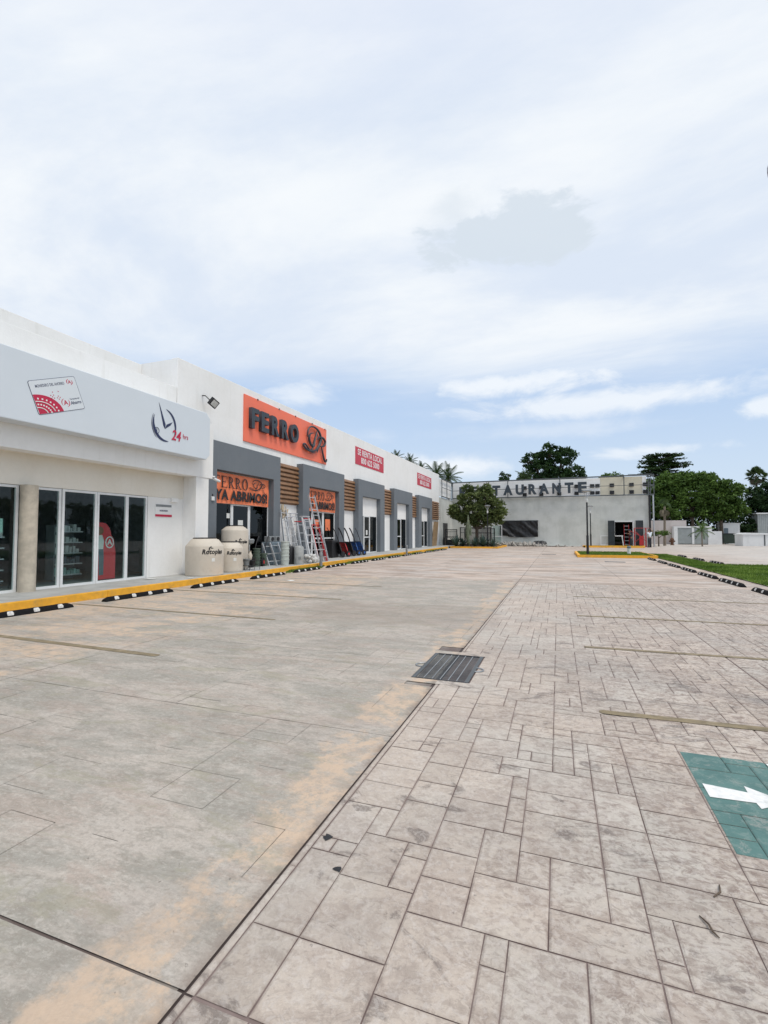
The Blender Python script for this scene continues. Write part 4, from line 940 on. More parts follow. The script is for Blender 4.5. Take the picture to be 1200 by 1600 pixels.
b = MB(); b.tube([(0, 0, .74), (0, 0, .82)], .03, 8); b.build('valve', M['steel'], e)
b = MB()
for i in range(34):
    p = [random.uniform(-.18, .18), random.uniform(-.35, .35), random.uniform(.04, .32)]; r = random.uniform(.05, .1)
    b.lathe([(r * .3, -r), (r, -r * .3), (r, r * .4), (r * .4, r)], p, 9)
o = b.build('bagged_goods', simple('white_bags', (.55, .55, .53), .6), loc=(-9.95, 18.1, .15), smooth=True); tag(o, 'heap of small white bagged goods at the foot of the ladders', 'bags')
e = empty('steel_cabinet', 'blue-grey cabinet with two round units on top beside the portal leg', 'cabinet', (-10.95, 16.75, .15))
b = MB(); b.box(-.25, .25, -.4, .4, 0, .92); b.build('body', M['bluegrey'], e, bevel=.03)
for s_ in (-.2, .2):
    b = MB(); b.box(-.14, .14, s_ - .17, s_ + .17, .92, 1.15); c_ = b.build('round_unit', M['greyp'], e, bevel=.02)
    b = MB(); b.tube([(.141, s_, 1.04), (.17, s_, 1.04)], .08, 18); b.build('dial', M['black'], c_)
# papers on doors
for (y0, y1, z0, z1, m, lab) in ((15.22, 15.52, 1.62, 1.92, 'paper', 'white-framed notice on the nearest shop door'), (15.2, 15.6, 1.15, 1.50, 'banner', 'orange paper on the nearest shop door'),
        (21.35, 21.75, 1.62, 2.1, 'banner', 'orange paper on the left door leaf of the second shop'), (22.5, 23.05, 1.55, 2.15, 'banner', 'larger orange paper on the right door leaf of the second shop'),
        (28.15, 28.4, 1.3, 1.6, 'paper', 'white notice on the third shop door'), (14.55, 14.72, 1.98, 2.16, 'paper', 'small white sticker on the nearest shop window')):
    b = MB(); b.box(-11.485, -11.478, y0, y1, z0, z1); o = b.build('door_notice', M[m]); tag(o, lab, 'notice')
b = MB(); b.box(-.03, .0, -.9, .9, 0, 2.35, Matrix.Rotation(R(5), 4, 'Y')); o = b.build('plywood_sheet', M['wood'], loc=(-11.3, 45.3, .15)); tag(o, 'brown plywood sheet leaning on the wall past the last portal', 'board')
# bollards on the sidewalk
def bollard(lab, loc, h, m, r=.065, lamp=False):
    e = empty('bollard', lab, 'bollard', loc, group='short grey bollards')
    b = MB(); b.lathe([(r * 1.3, 0), (r * 1.3, .02), (r, .03), (r, h * .74)], n=18); b.build('post', m, e, smooth=True)
    b = MB(); b.lathe([(r * 1.15, h * .74), (r * 1.15, h - .03), (r * .8, h)], n=18); b.build('cap', M['greyp'] if not lamp else M['bluegrey'], e, smooth=True); return e
bollard('grey bollard beside the kerb in front of the tallest ladder', (-9.30, 17.85, .0), .62, M['steel'])
bollard('grey bollard beside the far end of the mossy kerb', (-9.32, 29.9, .0), .62, M['steel'])
bollard('pale bollard light on the yellow kerbed grass island', (4.05, 32.6, .12), .50, M['walu'], .10, True)

# lamp posts
def lamp(lab, loc, h=4.0, rz=0):
    e = empty('street_lamp', lab, 'street lamp', loc, rz, 'black street lamps of the car park')
    b = MB(); b.lathe([(.14, 0), (.14, .02), (.075, .04), (.07, 1.1), (.05, 1.2), (.045, h - .75)], n=14); b.build('pole', M['black'], e, smooth=True)
    b = MB(); b.lathe([(.055, h - .75), (.08, h - .62), (.06, h - .5)], n=14); b.build('collar', M['lens'], e, smooth=True)
    b = MB()
    for s_ in (-1, 1): b.tube([(0, 0, h - .5), (s_ * .14, 0, h - .2), (s_ * .2, 0, h - .1)], .018, 6)
    b.tube([(0, 0, h - .5), (0, 0, h - .1)], .018, 6); b.build('arm', M['alu'], e)
    b = MB(); b.lathe([(.20, h - .10), (.29, h - .08), (.29, h - .04), (.16, h), (.04, h + .02)], n=24); b.build('lamp_head', M['steel'], e, smooth=True)
    b = MB(); b.lathe([(.1, h - .115), (.18, h - .10), (.18, h - .099)], n=20); b.build('diffuser', M['lens'], e, smooth=True)
    return e
lamp('black street lamp on the grass island with the yellow kerb, nearest one', (1.66, 31.3, .12), 3.9)
lamp('black street lamp on the far yellow kerbed island before the grey wall', (3.0, 51.0, .14), 3.95)
lamp('black street lamp beside the planter tree and railing', (-6.15, 45.0, .14), 3.85)
lamp('street lamp at the right edge of the photo, only the rim of its head showing', (2.025, 4.82, .0), 4.64)
kids_ = None

# ------------------------------------------------------------ restaurant
rs = empty('restaurant_building', 'grey cement-rendered restaurant building with a steel frame and white band on top', 'building', (-11.35, 54, 0))
b = MB(); x0, x1 = -11.35, 8.55
b.box(x0, 5.35, 54, 54.3, -.05, 5.28); b.box(5.35, 7.22, 54, 54.3, 2.62, 5.28); b.box(7.22, x1, 54, 54.3, -.05, 5.28); b.box(x1 - .3, x1, 54.3, 66, -.05, 5.28)
P_(b, 'wall', M['render'], rs)
b = MB(); b.box(-11.65, -11.35, 48.42, 54.3, -.05, 5.1); P_(b, 'side_wall', M['render'], rs)
b = MB(); b.box(-11.35, 4.16, 54.06, 54.16, 5.36, 7.1); P_(b, 'band_panel', M['bandw'], rs); P_(MB().box(8.05, 8.4, 54.06, 54.16, 5.33, 7.12), 'band_panel', M['bandw'], rs)
b = MB(); b.box(4.17, 8.04, 54.05, 54.15, 5.33, 7.13); P_(b, 'band_board', M['beige'], rs)
b = MB(); b.box(-11.62, -11.5, 48.42, 54.05, 5.25, 7.05); P_(b, 'side_band', M['white'], rs)
b = MB(); b.box(x0 + .1, x1 - .3, 54.3, 66, 5.0, 5.1); P_(b, 'roof', M['render'], rs)
b = MB(); b.box(4.5, 8.2, 58, 58.1, 0, 3.4); b.box(4.5, 8.2, 54.4, 58, 3.4, 3.5); b.box(4.4, 4.5, 54.32, 58, 0, 3.4); b.box(8.15, 8.2, 54.32, 58, 0, 3.4); P_(b, 'interior_wall', M['dark'], rs)
# steel frame
fr = MB(); yf = 53.55
for z0, z1, r_ in ((7.08, 7.20, .12), (6.15, 6.22, .05), (5.30, 5.22, .10)): fr.bar((-11.2, yf, z0), (8.55, yf, z1), r_)
for x in (-11.2, -5.1, .25, 6.33, 8.5): fr.bar((x, yf, 5.2), (x, yf, 7.15), .08)
for x in (-11.2, -5.1, .25, 6.33, 8.5):
    for z in (5.3, 7.1): fr.bar((x, yf, z), (x, 54.1, z), .06)
P_(fr, 'sign_frame', M['frame'], rs)
fr = MB()
for z in (5.25, 6.2, 7.2): fr.bar((8.5, yf, z), (9.0, yf, z), .09); fr.bar((9.0, yf, z), (9.0, 55.5, z), .07); fr.bar((8.5, 55.5, z), (9.0, 55.5, z), .07)
for x, y_ in ((9.0, yf), (9.0, 55.5)): fr.bar((x, y_, 5.25), (x, y_, 7.25), .07)
fr.bar((8.5, yf, 6.2), (9.0, yf, 7.2), .05); fr.bar((8.5, yf, 5.25), (9.0, yf, 6.2), .05); fr.bar((6.7, yf, 7.32), (8.6, yf, 7.2), .05); fr.bar((7.6, yf, 7.2), (8.9, yf, 7.35), .04)
P_(fr, 'corner_frame', M['frame'], rs)
fr = MB()
for z in (5.2, 6.15, 7.05): fr.bar((-11.3, 48.5, z), (-11.3, 53.5, z), .09 if z != 6.15 else .05)
for y_ in (48.6, 51.0, 53.5): fr.bar((-11.3, y_, 5.1), (-11.3, y_, 7.05), .07)
P_(fr, 'side_frame', M['frame'], rs)
for x in (-3.35, -1.64, .18, 1.88, 3.4, 3.91, 5.26, 7.07, 8.3):
    for z in (6.12, 5.38): P_(MB().box(x - .20, x + .20, 53.95, 54.04, z - .0, z + .36), 'mounting_plate', M['black'], rs)
b = MB(); b.tube([(8.62, 53.8, 0), (8.62, 53.8, 5.2)], .09, 12); P_(b, 'drain_pipe', M['black'], rs, smooth=True)
b = MB(); b.tube([(8.93, 53.7, 0), (8.93, 53.7, 5.25)], .075, 12); P_(b, 'corner_post', M['alu'], rs, smooth=True)
b = MB(); b.box(-5.0, 2.2, 53.3, 53.98, -.05, .08); P_(b, 'plinth', M['render'], rs)
# letters
sg = empty('restaurant_sign', 'row of dark grey capital letters RESTAURANTE mounted on the steel frame', 'sign', (-3.8, 53.5, 5.4))
for i, ch in enumerate('RESTAURANTE'):
    x = 2.39 - 1.245 * (10 - i); T_(text(ch, 1.42, wally(x, 53.42, 5.95 + .012 * i), M['navy'], name='letter', parent=sg, ext=.09, off=.075, fit=.86 if ch != 'A' else 1.0))
# black tarp over the window
e = empty('window_tarp', 'wrinkled black plastic sheet covering the window of the grey wall', 'tarp', (-4.0, 53.9, 1.0))
b = MB(); nx, nz = 70, 30; vs = []
for j in range(nz + 1):
    for i in range(nx + 1):
        u, v = i / nx, j / nz; d = .10 + .07 * math.sin(20 * (u * .8 - (1 - v) * .5)) * (1 - v) * (u > .0) + .16 * abs(mnoise.noise(Vector((u * 6 - (1 - v) * 2.5, v * 1.6, 1)))) + .03 * mnoise.noise(Vector((u * 18, v * 6, 2)))
        x = -5.98 + u * 3.95; z = 2.72 - (1 - v) * (1.62 + .18 * (u > .2) * math.sin(min(1, u * 1.2) * 2.4)) + .04 * math.sin(u * 12)*v*.5
        vs.append((x, 53.98 - d, z))
b.add(vs, [(j * (nx + 1) + i, j * (nx + 1) + i + 1, (j + 1) * (nx + 1) + i + 1, (j + 1) * (nx + 1) + i) for j in range(nz) for i in range(nx)]); P_(b, 'sheet', M['tarp'], e, smooth=True)
b = MB(); b.box(-6.0, -2.0, 53.9, 53.96, 2.68, 2.76); P_(b, 'batten', M['black'], e)
# door leaves and frames
def leafd(lab, x0, x1, emblem, tilt=0):
    e = empty('door_leaf', lab, 'door leaf', ((x0 + x1) / 2, 53.7, 0), group='dark door leaves leaning by the restaurant entrance')
    mx = Matrix.Rotation(R(tilt), 4, 'X'); wd = (x1 - x0) / 2
    b = MB(); b.box(-wd, wd, -.03, .03, .12, 2.66, mx); b.build('panel', M['doorblk'], e)
    b = MB(); b.tube([(emblem, -.04, 1.78), (emblem, -.055, 1.78)], .15, 20); b.build('round_emblem', M['wink'], e)
    b = MB(); b.tube([(emblem, -.05, 1.78), (emblem, -.062, 1.78)], .08, 16); b.build('emblem_centre', M['doorblk'], e)
leafd('dark door leaf with round white emblem, left of the restaurant opening', 4.78, 5.40, .02, 3)
leafd('dark door leaf with round white emblem, right of the restaurant opening', 7.30, 7.98, .12, 3)
e = empty('entrance_frame', 'white aluminium frame of the restaurant entrance with a dark lower pane', 'door frame', (6.3, 54.0, 0))
b = MB()
b.box(5.36, 5.46, 53.95, 54.05, 1.05, 2.62); b.box(5.46, 7.1, 53.95, 54.04, 2.52, 2.62); b.box(7.08, 7.2, 53.95, 54.05, .05, 2.62); b.box(5.46, 6.2, 53.95, 54.04, 1.05, 1.15)
b.bar((6.1, 53.98, 1.1), (6.22, 53.98, .1), .09); b.box(5.36, 6.25, 53.93, 54.03, .05, .12); P_(b, 'frame', M['walu'], e)
b = MB(); b.box(5.44, 6.15, 53.97, 53.99, .12, 1.06); P_(b, 'pane', M['glass2'], e)
e = empty('window_frame', 'small white frame leaning on the wall left of the restaurant door', 'frame', (4.5, 53.7, .05))
b = MB(); b.box(-.42, -.36, 0, .04, 0, 1.1); b.box(.30, .36, 0, .04, 0, 1.1); b.box(-.36, .30, .002, .038, 1.03, 1.1); b.box(-.36, .30, .002, .038, 0.1, .16); b.build('frame', M['walu'], e)
ladder('red ladder standing in front of the restaurant entrance', (6.42, 53.0, .05), R(-90), 2.2, .42, 6, 6, M['redp'], group=None, rail=.06)
# red scaffold frame
e = empty('scaffold', 'red scaffold frame with cross braces beside the man in the light shirt', 'scaffold', (7.7, 53.2, 0))
for x in (7.15, 8.15):
    for y_ in (53.1, 53.5): P_(MB().tube([(x, y_, 0), (x, y_, 1.9)], .025, 6), 'upright', M['redp'], e)
for (p, q) in (((7.15, 53.1, .5), (8.4, 53.1, 1.6)), ((7.15, 53.1, 1.6), (8.2, 53.1, .5)), ((7.15, 53.1, 1.88), (8.45, 53.1, 1.88)), ((6.6, 53.2, 1.7), (8.0, 53.2, .9))): P_(MB().tube([p, q], .022, 6), 'brace', M['redp'], e)
b = MB(); b.box(7.55, 7.95, 53.12, 53.16, .15, 1.1); P_(b, 'red_panel', M['redp'], e)

# people -------------------------------------------------------------
def skin_mesh(name, verts, edges, radii, m, parent, root=0, sub=2):
    me = bpy.data.meshes.new(name); me.from_pydata(verts, edges, []); me.materials.append(m)
    o = link(bpy.data.objects.new(name, me)); o.parent = parent
    sk = o.modifiers.new('skin', 'SKIN'); sk.use_smooth_shade = True
    for i, r in enumerate(radii): me.skin_vertices[0].data[i].radius = r if isinstance(r, tuple) else (r, r); me.skin_vertices[0].data[i].use_root = (i == root)
    sb = o.modifiers.new('sub', 'SUBSURF'); sb.levels = sub; sb.render_levels = sub
    bpy.context.view_layer.update()
    ev = bpy.data.meshes.new_from_object(o.evaluated_get(bpy.context.evaluated_depsgraph_get())); o.modifiers.clear(); o.data = ev; ev.name = name
    return o
def chain(paths):   # list of (point list, radius list), merged on identical points
    vs, rad, ed, idx = [], [], [], {}
    for pts, rs_ in paths:
        last = None
        for p, r in zip(pts, rs_):
            k = tuple(round(c, 4) for c in p)
            if k not in idx: idx[k] = len(vs); vs.append(p); rad.append(r)
            if last is not None and last != idx[k]: ed.append((last, idx[k]))
            last = idx[k]
    return vs, ed, rad
def person(lab, loc, rz, arms, legs, shirt, cap, lean=0.0):
    e = empty('person', lab, 'person', loc, rz)
    pel = (0, 0, .92); chest = (.02 + lean, 0, 1.30); neck = (.02 + lean * 1.3, 0, 1.46)
    paths = [([pel, (lean * .4, 0, 1.08), chest, neck, (.03 + lean * 1.4, 0, 1.55), (.04 + lean * 1.4, 0, 1.64), (.03 + lean * 1.4, 0, 1.72)], [(.13, .10), (.135, .10), (.15, .11), .06, .075, .095, .07])]
    for s_, L in zip((-1, 1), legs): paths.append(([pel, (0, s_ * .09, .86), *L, ], [(.13, .10), .085, .058, .038, .035]))
    for s_, A in zip((-1, 1), arms): paths.append(([chest, (.0 + lean, s_ * .17, 1.40), *A], [(.15, .11), .058, .042, .030]))
    vs, ed, rd = chain(paths); skin_mesh('body', vs, ed, rd, M['skin'], e)
    k = 1.16; vs, ed, rd = chain([([pel, (lean * .4, 0, 1.08), chest, (.02 + lean * 1.2, 0, 1.42)], [(.15, .12), (.155, .12), (.172, .128), .09])] +
        [([chest, (lean, s_ * .18, 1.40), tuple(Vector((lean, s_ * .18, 1.40)).lerp(Vector(A[0]), .8))], [(.172, .128), .074, .062]) for s_, A in zip((-1, 1), arms)])
    skin_mesh('shirt', vs, ed, rd, shirt, e)
    vs, ed, rd = chain([([(0, 0, .96), pel], [(.15, .12), (.15, .12)])] + [([pel, (0, s_ * .095, .84), L[0], L[1]], [(.15, .12), .102, .075, .055]) for s_, L in zip((-1, 1), legs)])
    skin_mesh('trousers', vs, ed, rd, M['trouser'], e)
    for L in legs:
        b = MB(); x, y_, z = L[1]; b.lathe([(.05, -.09), (.055, -.05), (.05, 0), (.035, .04)], (x, y_, z), 10)
        b.box(x - .05, x + .19, y_ - .045, y_ + .045, z - .095, z - .03); b.build('shoe', M['black'], e, bevel=.02)
    for s_, A in zip((-1, 1), arms):      # hands: palm with four fingers and thumb
        w_ = Vector(A[-1]); d = (w_ - Vector(A[-2])).normalized(); sd_ = d.orthogonal().normalized()
        ps = [([tuple(w_), tuple(w_ + d * .05)], [.028, .03])]
        for q, L in zip((-1.5, -.5, .5, 1.5), (.07, .08, .078, .062)):
            a_ = w_ + d * .085 + sd_ * q * .018; ps.append(([tuple(w_ + d * .05), tuple(a_), tuple(a_ + d * L * .5), tuple(a_ + d * L * .8 + sd_.cross(d) * .02)], [.03, .009, .009, .008]))
        ps.append(([tuple(w_ + d * .05), tuple(w_ + d * .05 + sd_ * -.05), tuple(w_ + d * .09 + sd_ * -.062)], [.03, .011, .009]))
        vs, ed, rd = chain(ps); skin_mesh('hand', vs, ed, rd, M['skin'], e, sub=1)
    hx, hz = .04 + lean * 1.4, 1.66
    b = MB(); b.lathe([(.10, -.02), (.108, .03), (.095, .08), (.05, .115), (.01, .125)], (hx - .012, 0, hz), 16); b.build('cap' if cap else 'hair', M['hair'] if not cap else cap, e, smooth=True)
    b = MB(); b.lathe([(.012, -.015), (.018, 0), (.008, .02)], (hx + .098, 0, hz - .035), 8); b.build('nose', M['skin'], e, smooth=True)
    for s_ in (-1, 1): MB().lathe([(.006, -.006), (.011, 0), (.006, .006)], (hx + .088, s_ * .032, hz - .005), 8).build('eye', M['black'], e)
    return e
person('man in a pale shirt with one arm raised by the corner of the grey wall', (8.36, 52.6, 0), R(120), [((-.03, -.30, 1.52), (.12, -.28, 1.74)), ((.12, .28, 1.40), (.30, .18, 1.56))],
       [((.02, -.10, .47), (.0, -.11, .09), (.06, -.11, .05)), ((.0, .11, .47), (-.02, .12, .09), (.06, .12, .05))], M['lightshirt'], None)
person('worker in dark navy clothes standing behind the red ladder at the entrance', (6.82, 52.9, 0), R(190), [((.10, -.26, 1.22), (.30, -.16, 1.30)), ((.12, .26, 1.24), (.34, .16, 1.34))],
       [((.06, -.12, .48), (-.12, -.14, .09), (-.06, -.14, .05)), ((.10, .12, .48), (.16, .13, .09), (.22, .13, .05))], M['darkblue'], M['darkblue'], .10)

# ------------------------------------------------------------ vegetation
def leafcluster(b, c, r, n, size, rnd, base, flat=.75, up=.35):
    for _ in range(n):
        d = Vector((rnd.gauss(0, 1), rnd.gauss(0, 1), rnd.gauss(0, 1))).normalized() * (r * rnd.uniform(.35, 1.05))
        p = Vector(c) + Vector((d.x, d.y, d.z * flat))
        nrm = (Vector((rnd.gauss(0, 1), rnd.gauss(0, 1), rnd.gauss(0, 1) + up * 3))).normalized(); u = nrm.orthogonal().normalized(); u = Matrix.Rotation(rnd.uniform(0, 6.28), 3, nrm) @ u; v = nrm.cross(u)
        s_ = size * rnd.uniform(.6, 1.3); t_ = min(1, max(0, base + rnd.uniform(-.25, .25)))
        b.add([p - u * s_ * .6, p + v * s_ * .33 + nrm * s_ * .08, p + u * s_ * .7, p - v * s_ * .33 + nrm * s_ * .08], [(0, 1, 2), (0, 2, 3)], t_)
def tree(name, lab, x, y, trunk_h, tr, lobes, leaf, n_clump, per, m, cat='tree', seed=1, group=None, cr=.9, limbs=True):
    rnd = random.Random(seed); e = empty(name, lab, cat, (x, y, 0), group=group)
    b = MB(); lean = rnd.uniform(-.2, .2)
    top = Vector((lean * .4, 0, trunk_h)); b.tube([(0, 0, 0), (lean * .1, 0, trunk_h * .5), tuple(top)], [tr * 1.25, tr, tr * .85], 9)
    for (dx, dy, z, rx, ry, rz_) in lobes:
        mid = top.lerp(Vector((dx, dy, z)), .5) + Vector((rnd.uniform(-.3, .3), rnd.uniform(-.3, .3), rnd.uniform(0, .3)))
        b.tube([tuple(top - Vector((0, 0, .15))), tuple(mid), (dx, dy, z)], [tr * .6, tr * .35, tr * .12], 6)
        for _ in range(5):
            a = Vector((dx, dy, z)); q = a + Vector((rnd.uniform(-1, 1) * rx, rnd.uniform(-1, 1) * ry, rnd.uniform(-.4, .9) * rz_)) * .8
            b.tube([tuple(mid.lerp(a, rnd.random())), tuple(a.lerp(q, .5) + Vector((0, 0, .1))), tuple(q)], [tr * .2, tr * .12, tr * .05], 5)
    b.build('trunk', M['trunk'], e, smooth=True)
    b = MB(); tot = sum(l[3] * l[5] for l in lobes)
    for (dx, dy, z, rx, ry, rz_) in lobes:
        k = max(3, int(n_clump * rx * rz_ / tot))
        for _ in range(k):
            d = Vector((rnd.gauss(0, 1), rnd.gauss(0, 1), rnd.gauss(0, 1))).normalized() * rnd.uniform(.45, 1.0) ** .6
            c = (dx + d.x * rx, dy + d.y * ry, z + d.z * rz_)
            leafcluster(b, c, cr * rnd.uniform(.5, 1.1), per, leaf, rnd, rnd.uniform(.15, .85))
    b.build('crown', m, e, tones=True); return e
# sea-grape like tree in the planter
tree('planter_tree', 'round-crowned tree with broad leaves in the yellow kerbed planter before the restaurant', -7.45, 47, 1.9, .17,
     [(-1.5, 0, 3.6, 1.0, 1.0, 1.0), (-.6, .3, 4.7, 1.1, 1.1, .95), (.7, -.2, 4.9, 1.1, 1.1, .9), (1.6, .2, 3.9, 1.0, 1.0, .95), (0, 0, 3.5, 1.3, 1.3, .9), (1.2, 0, 3.0, .8, .8, .5), (-1.3, 0, 3.0, .7, .7, .6), (.3, 0, 2.6, 1.3, .9, .45), (-.9, -.4, 2.7, .8, .7, .45), (2.2, 0, 3.3, .6, .7, .6), (2.0, 0, 2.7, .5, .5, .35), (-2.2, 0, 3.7, .6, .7, .5), (-.9, 0, 5.7, .45, .5, .45), (.9, 0, 5.8, .4, .5, .4)],
     .28, 330, 22, M['leafC'], seed=3, cr=.50)
tree('broadleaf_tree', 'large dark tree rising behind the middle of the restaurant roof', -.5, 72, 6.5, .35,
     [(-2.8, 0, 11.6, 1.5, 1.5, 1.3), (-.6, 0, 12.8, 1.5, 1.6, 1.5), (1.5, 0, 12.0, 1.5, 1.5, 1.3), (-1.5, 0, 10.2, 2.3, 2, 1.5), (2.6, 0, 9.8, 1.9, 1.8, 1.0), (-3.6, 0, 9.4, 1.3, 1.3, 1.0), (.3, 0, 9.2, 2.4, 2, 1.4)],
     .34, 260, 40, M['leafB'], seed=4, cr=.62, group='trees behind the restaurant')
tree('small_tree', 'small tuft of a tree just above the letters of the sign', -6.7, 66, 7.5, .12, [(.0, 0, 8.6, .7, .7, .6), (.5, 0, 8.9, .4, .4, .5), (-.4, 0, 8.9, .4, .4, .6)], .22, 26, 26, M['leafB'], seed=5, cr=.4, group='trees behind the restaurant')
tree('small_tree', 'low tree top just showing over the beige part of the band', 6.6, 68, 7.2, .14, [(-.7, 0, 8.5, .9, .9, .55), (.6, 0, 8.6, .9, .9, .6)], .24, 30, 30, M['leafA'], seed=6, cr=.45, group='trees behind the restaurant')
# layered dark tree at right
rnd = random.Random(9); e = empty('layered_tree', 'tall dark tree with flat layered branches behind the restaurant corner', 'tree', (14.2, 78, 0), group='trees beyond the boundary wall')
b = MB(); b.tube([(0, 0, 0), (.1, 0, 6), (0, 0, 12.3)], [.35, .25, .06], 8)
L_ = MB()
for k in range(13):
    z = 7.2 + k * .42; rad = 4.0 * (1 - ((k - 3) / 11.5) ** 2) ** .5 if k > 3 else 3.4 + k * .15
    for q in range(9):
        a = rnd.uniform(0, 6.28); rr2 = rad * rnd.uniform(.6, 1.0); p = (rr2 * math.cos(a), rr2 * math.sin(a), z + .25 + rnd.uniform(-.15, .15)); b.tube([(0, 0, z - .3), (p[0] * .5, p[1] * .5, z + .05), p], [.07, .05, .02], 5)
        for f in (.45, .65, .85, 1.0): leafcluster(L_, (p[0] * f, p[1] * f, z + .15 * f + .1), .62, 20, .32, rnd, rnd.uniform(.1, .7), flat=.28, up=.8)
b.build('trunk', M['trunk'], e, smooth=True); L_.build('crown', M['leafB'], e, tones=True)
tr_specs = [
 ('broadleaf_tree', 'bushy mid green tree beside the restaurant corner, above the dead-skirted palm', 13.2, 70, [(-.9, 0, 7.0, 1.5, 1.5, 1.4), (.5, 0, 7.9, 1.5, 1.5, 1.2), (-.9, 0, 5.2, 1.5, 1.5, 1.2), (.8, 0, 6.0, 1.6, 1.5, 1.5), (0, 0, 4.0, 1.6, 1.4, .9)], 'leafA', 11),
 ('broadleaf_tree', 'tallest bushy green tree above the louvred gates', 16.2, 71, [(-.8, 0, 8.2, 1.6, 1.5, 1.2), (1.0, 0, 8.0, 1.6, 1.5, 1.2), (0, 0, 6.3, 2.3, 2.0, 1.7), (-.4, 0, 4.6, 2.0, 1.5, 1.2)], 'leafA', 12),
 ('broadleaf_tree', 'bushy green tree behind the white kiosk', 19.6, 72, [(-.9, 0, 7.5, 1.5, 1.5, 1.2), (.9, 0, 6.9, 1.5, 1.4, 1.1), (0, 0, 5.4, 2.1, 1.8, 1.5), (1.2, 0, 4.3, 1.6, 1.4, 1.0), (-.8, 0, 4.0, 1.6, 1.4, 1.0)], 'leafA', 13),
 ('broadleaf_tree', 'dark tree at the right edge under the fan palm', 26.8, 77, [(-1.9, 0, 6.2, 1.2, 1.3, 1.3), (.2, 0, 7.4, 1.3, 1.3, .9), (-.9, 0, 5.5, 1.6, 1.5, 1.5), (1.0, 0, 6.6, 1.8, 1.5, 1.4), (.5, 0, 4.6, 2.2, 1.5, 1.4), (2.8, 0, 6.4, 1.6, 1.5, 1.4)], 'leafB', 14)]
for nm, lab, x, y_, lobes, mt, sd_ in tr_specs:
    tree(nm, lab, x, y_, 3.0, .22, lobes, .30, 270, 42, M[mt], seed=sd_, cr=.70, group='trees beyond the boundary wall')
rnd = random.Random(21); b = MB()
for x in [11.5 + .55 * k for k in range(34)]:
    for z in (.6, 1.4, 2.2, 3.0, 3.7, 4.4, 5.1): leafcluster(b, (x + rnd.uniform(-.3, .3), 74 + rnd.uniform(-.5, .5) + max(0, (x - 20) * .8), z + rnd.uniform(-.3, .3)), 1.0, 60, .32, rnd, rnd.uniform(.0, .4))
o = b.build('undergrowth', M['leafB'], tones=True); tag(o, 'dark undergrowth filling the gaps between the trees beyond the wall', 'undergrowth', kind='stuff')
tree('round_bush', 'dark rounded bush between the white kiosk and the grey shed', 23.7, 76, .8, .1, [(0, 0, 2.4, 1.25, 1.1, .9), (-.6, 0, 2.0, .8, .8, .6), (.6, 0, 2.0, .8, .8, .6)], .22, 60, 34, M['leafB'], cat='bush', seed=15, cr=.4)
# palms
def fan_frond(b, base, d, L, rnd, t_):
    d = d.normalized(); side = Matrix.Rotation(rnd.uniform(-1.1, 1.1), 3, d) @ d.cross(Vector((0, 0, 1))).normalized(); up = side.cross(d)
    hub = base + d * L * .45
    for k in range(13):
        a = R(-78 + 13 * k); dd = (d * math.cos(a) + side * math.sin(a)).normalized(); l2 = L * .62 * (1 - .25 * abs(math.sin(a)))
        wv = dd.cross(up).normalized() * L * .05; tip = hub + dd * l2 - Vector((0, 0, 1)) * l2 * .16; md = hub + dd * l2 * .6
        b.add([hub, md + wv, tip, md - wv], [(0, 1, 2, 3)], t_ + rnd.uniform(-.15, .15))
    s2 = side * .02; b.add([base - s2, base + s2, hub + s2, hub - s2], [(0, 1, 2, 3)], t_)
def feather(b, base, d, L, rnd, t_):
    d = Vector(d).normalized(); p = Vector(base); side = d.cross(Vector((0, 0, 1))).normalized(); n = 16; pts = []
    for i in range(n):
        pts.append(p.copy()); d = (d + Vector((0, 0, -.085))).normalized(); p += d * L / n
    for i in range(1, n - 1):
        for s_ in (-1, 1):
            l2 = L * .26 * math.sin(math.pi * (i + 2) / (n + 2)); q = pts[i]; dd = (pts[i + 1] - pts[i]).normalized()
            tip = q + (side * s_ * .8 + dd * .6 + Vector((0, 0, -.45))).normalized() * l2
            b.add([q, q + dd * L * .045, tip], [(0, 1, 2)], t_ + rnd.uniform(-.2, .2))
    b.tube([tuple(q) for q in pts], .02, 4)
def palm(name, lab, x, y, h, L, n, kind, seed, skirt=0, tr=.14, group=None, mt='leafP'):
    rnd = random.Random(seed); e = empty(name, lab, 'palm', (x, y, 0), group=group)
    b = MB(); lx = rnd.uniform(-.3, .3) * h * .06; b.tube([(0, 0, 0), (lx * .5, 0, h * .5), (lx, 0, h)], [tr * 1.3, tr, tr * .9], 10); b.build('trunk', M['palmtrunk'], e, smooth=True)
    b = MB()
    for k in range(n):
        a = k * 2.4 + rnd.uniform(-.2, .2); el = R(88 - (128 if kind == 'fan' else 105) * k / n)
        d = Vector((math.cos(a) * math.cos(el), math.sin(a) * math.cos(el), math.sin(el)))
        (fan_frond if kind == 'fan' else feather)(b, Vector((lx, 0, h)), d, L * rnd.uniform(.85, 1.1), rnd, rnd.uniform(.2, .8))
    b.build('crown', M[mt], e, tones=True)
    if skirt:
        b = MB()
        for k in range(skirt):
            a = rnd.uniform(0, 6.28); d = Vector((math.cos(a) * .45, math.sin(a) * .45, -1)); fan_frond(b, Vector((lx, 0, h - .1)), d, L * rnd.uniform(.7, 1.0), rnd, rnd.uniform(.2, .8))
        b.build('dead_fronds', M['dead'], e, tones=True)
    return e
palm('fan_palm', 'tall fan palm standing out above the trees at the right edge', 25.5, 78, 9.1, 1.45, 30, 'fan', 1, skirt=6)
palm('fan_palm', 'slender palm with a skirt of dead fronds in front of the boundary wall', 11.0, 60, 4.3, 1.1, 6, 'fan', 2, skirt=16, tr=.12)
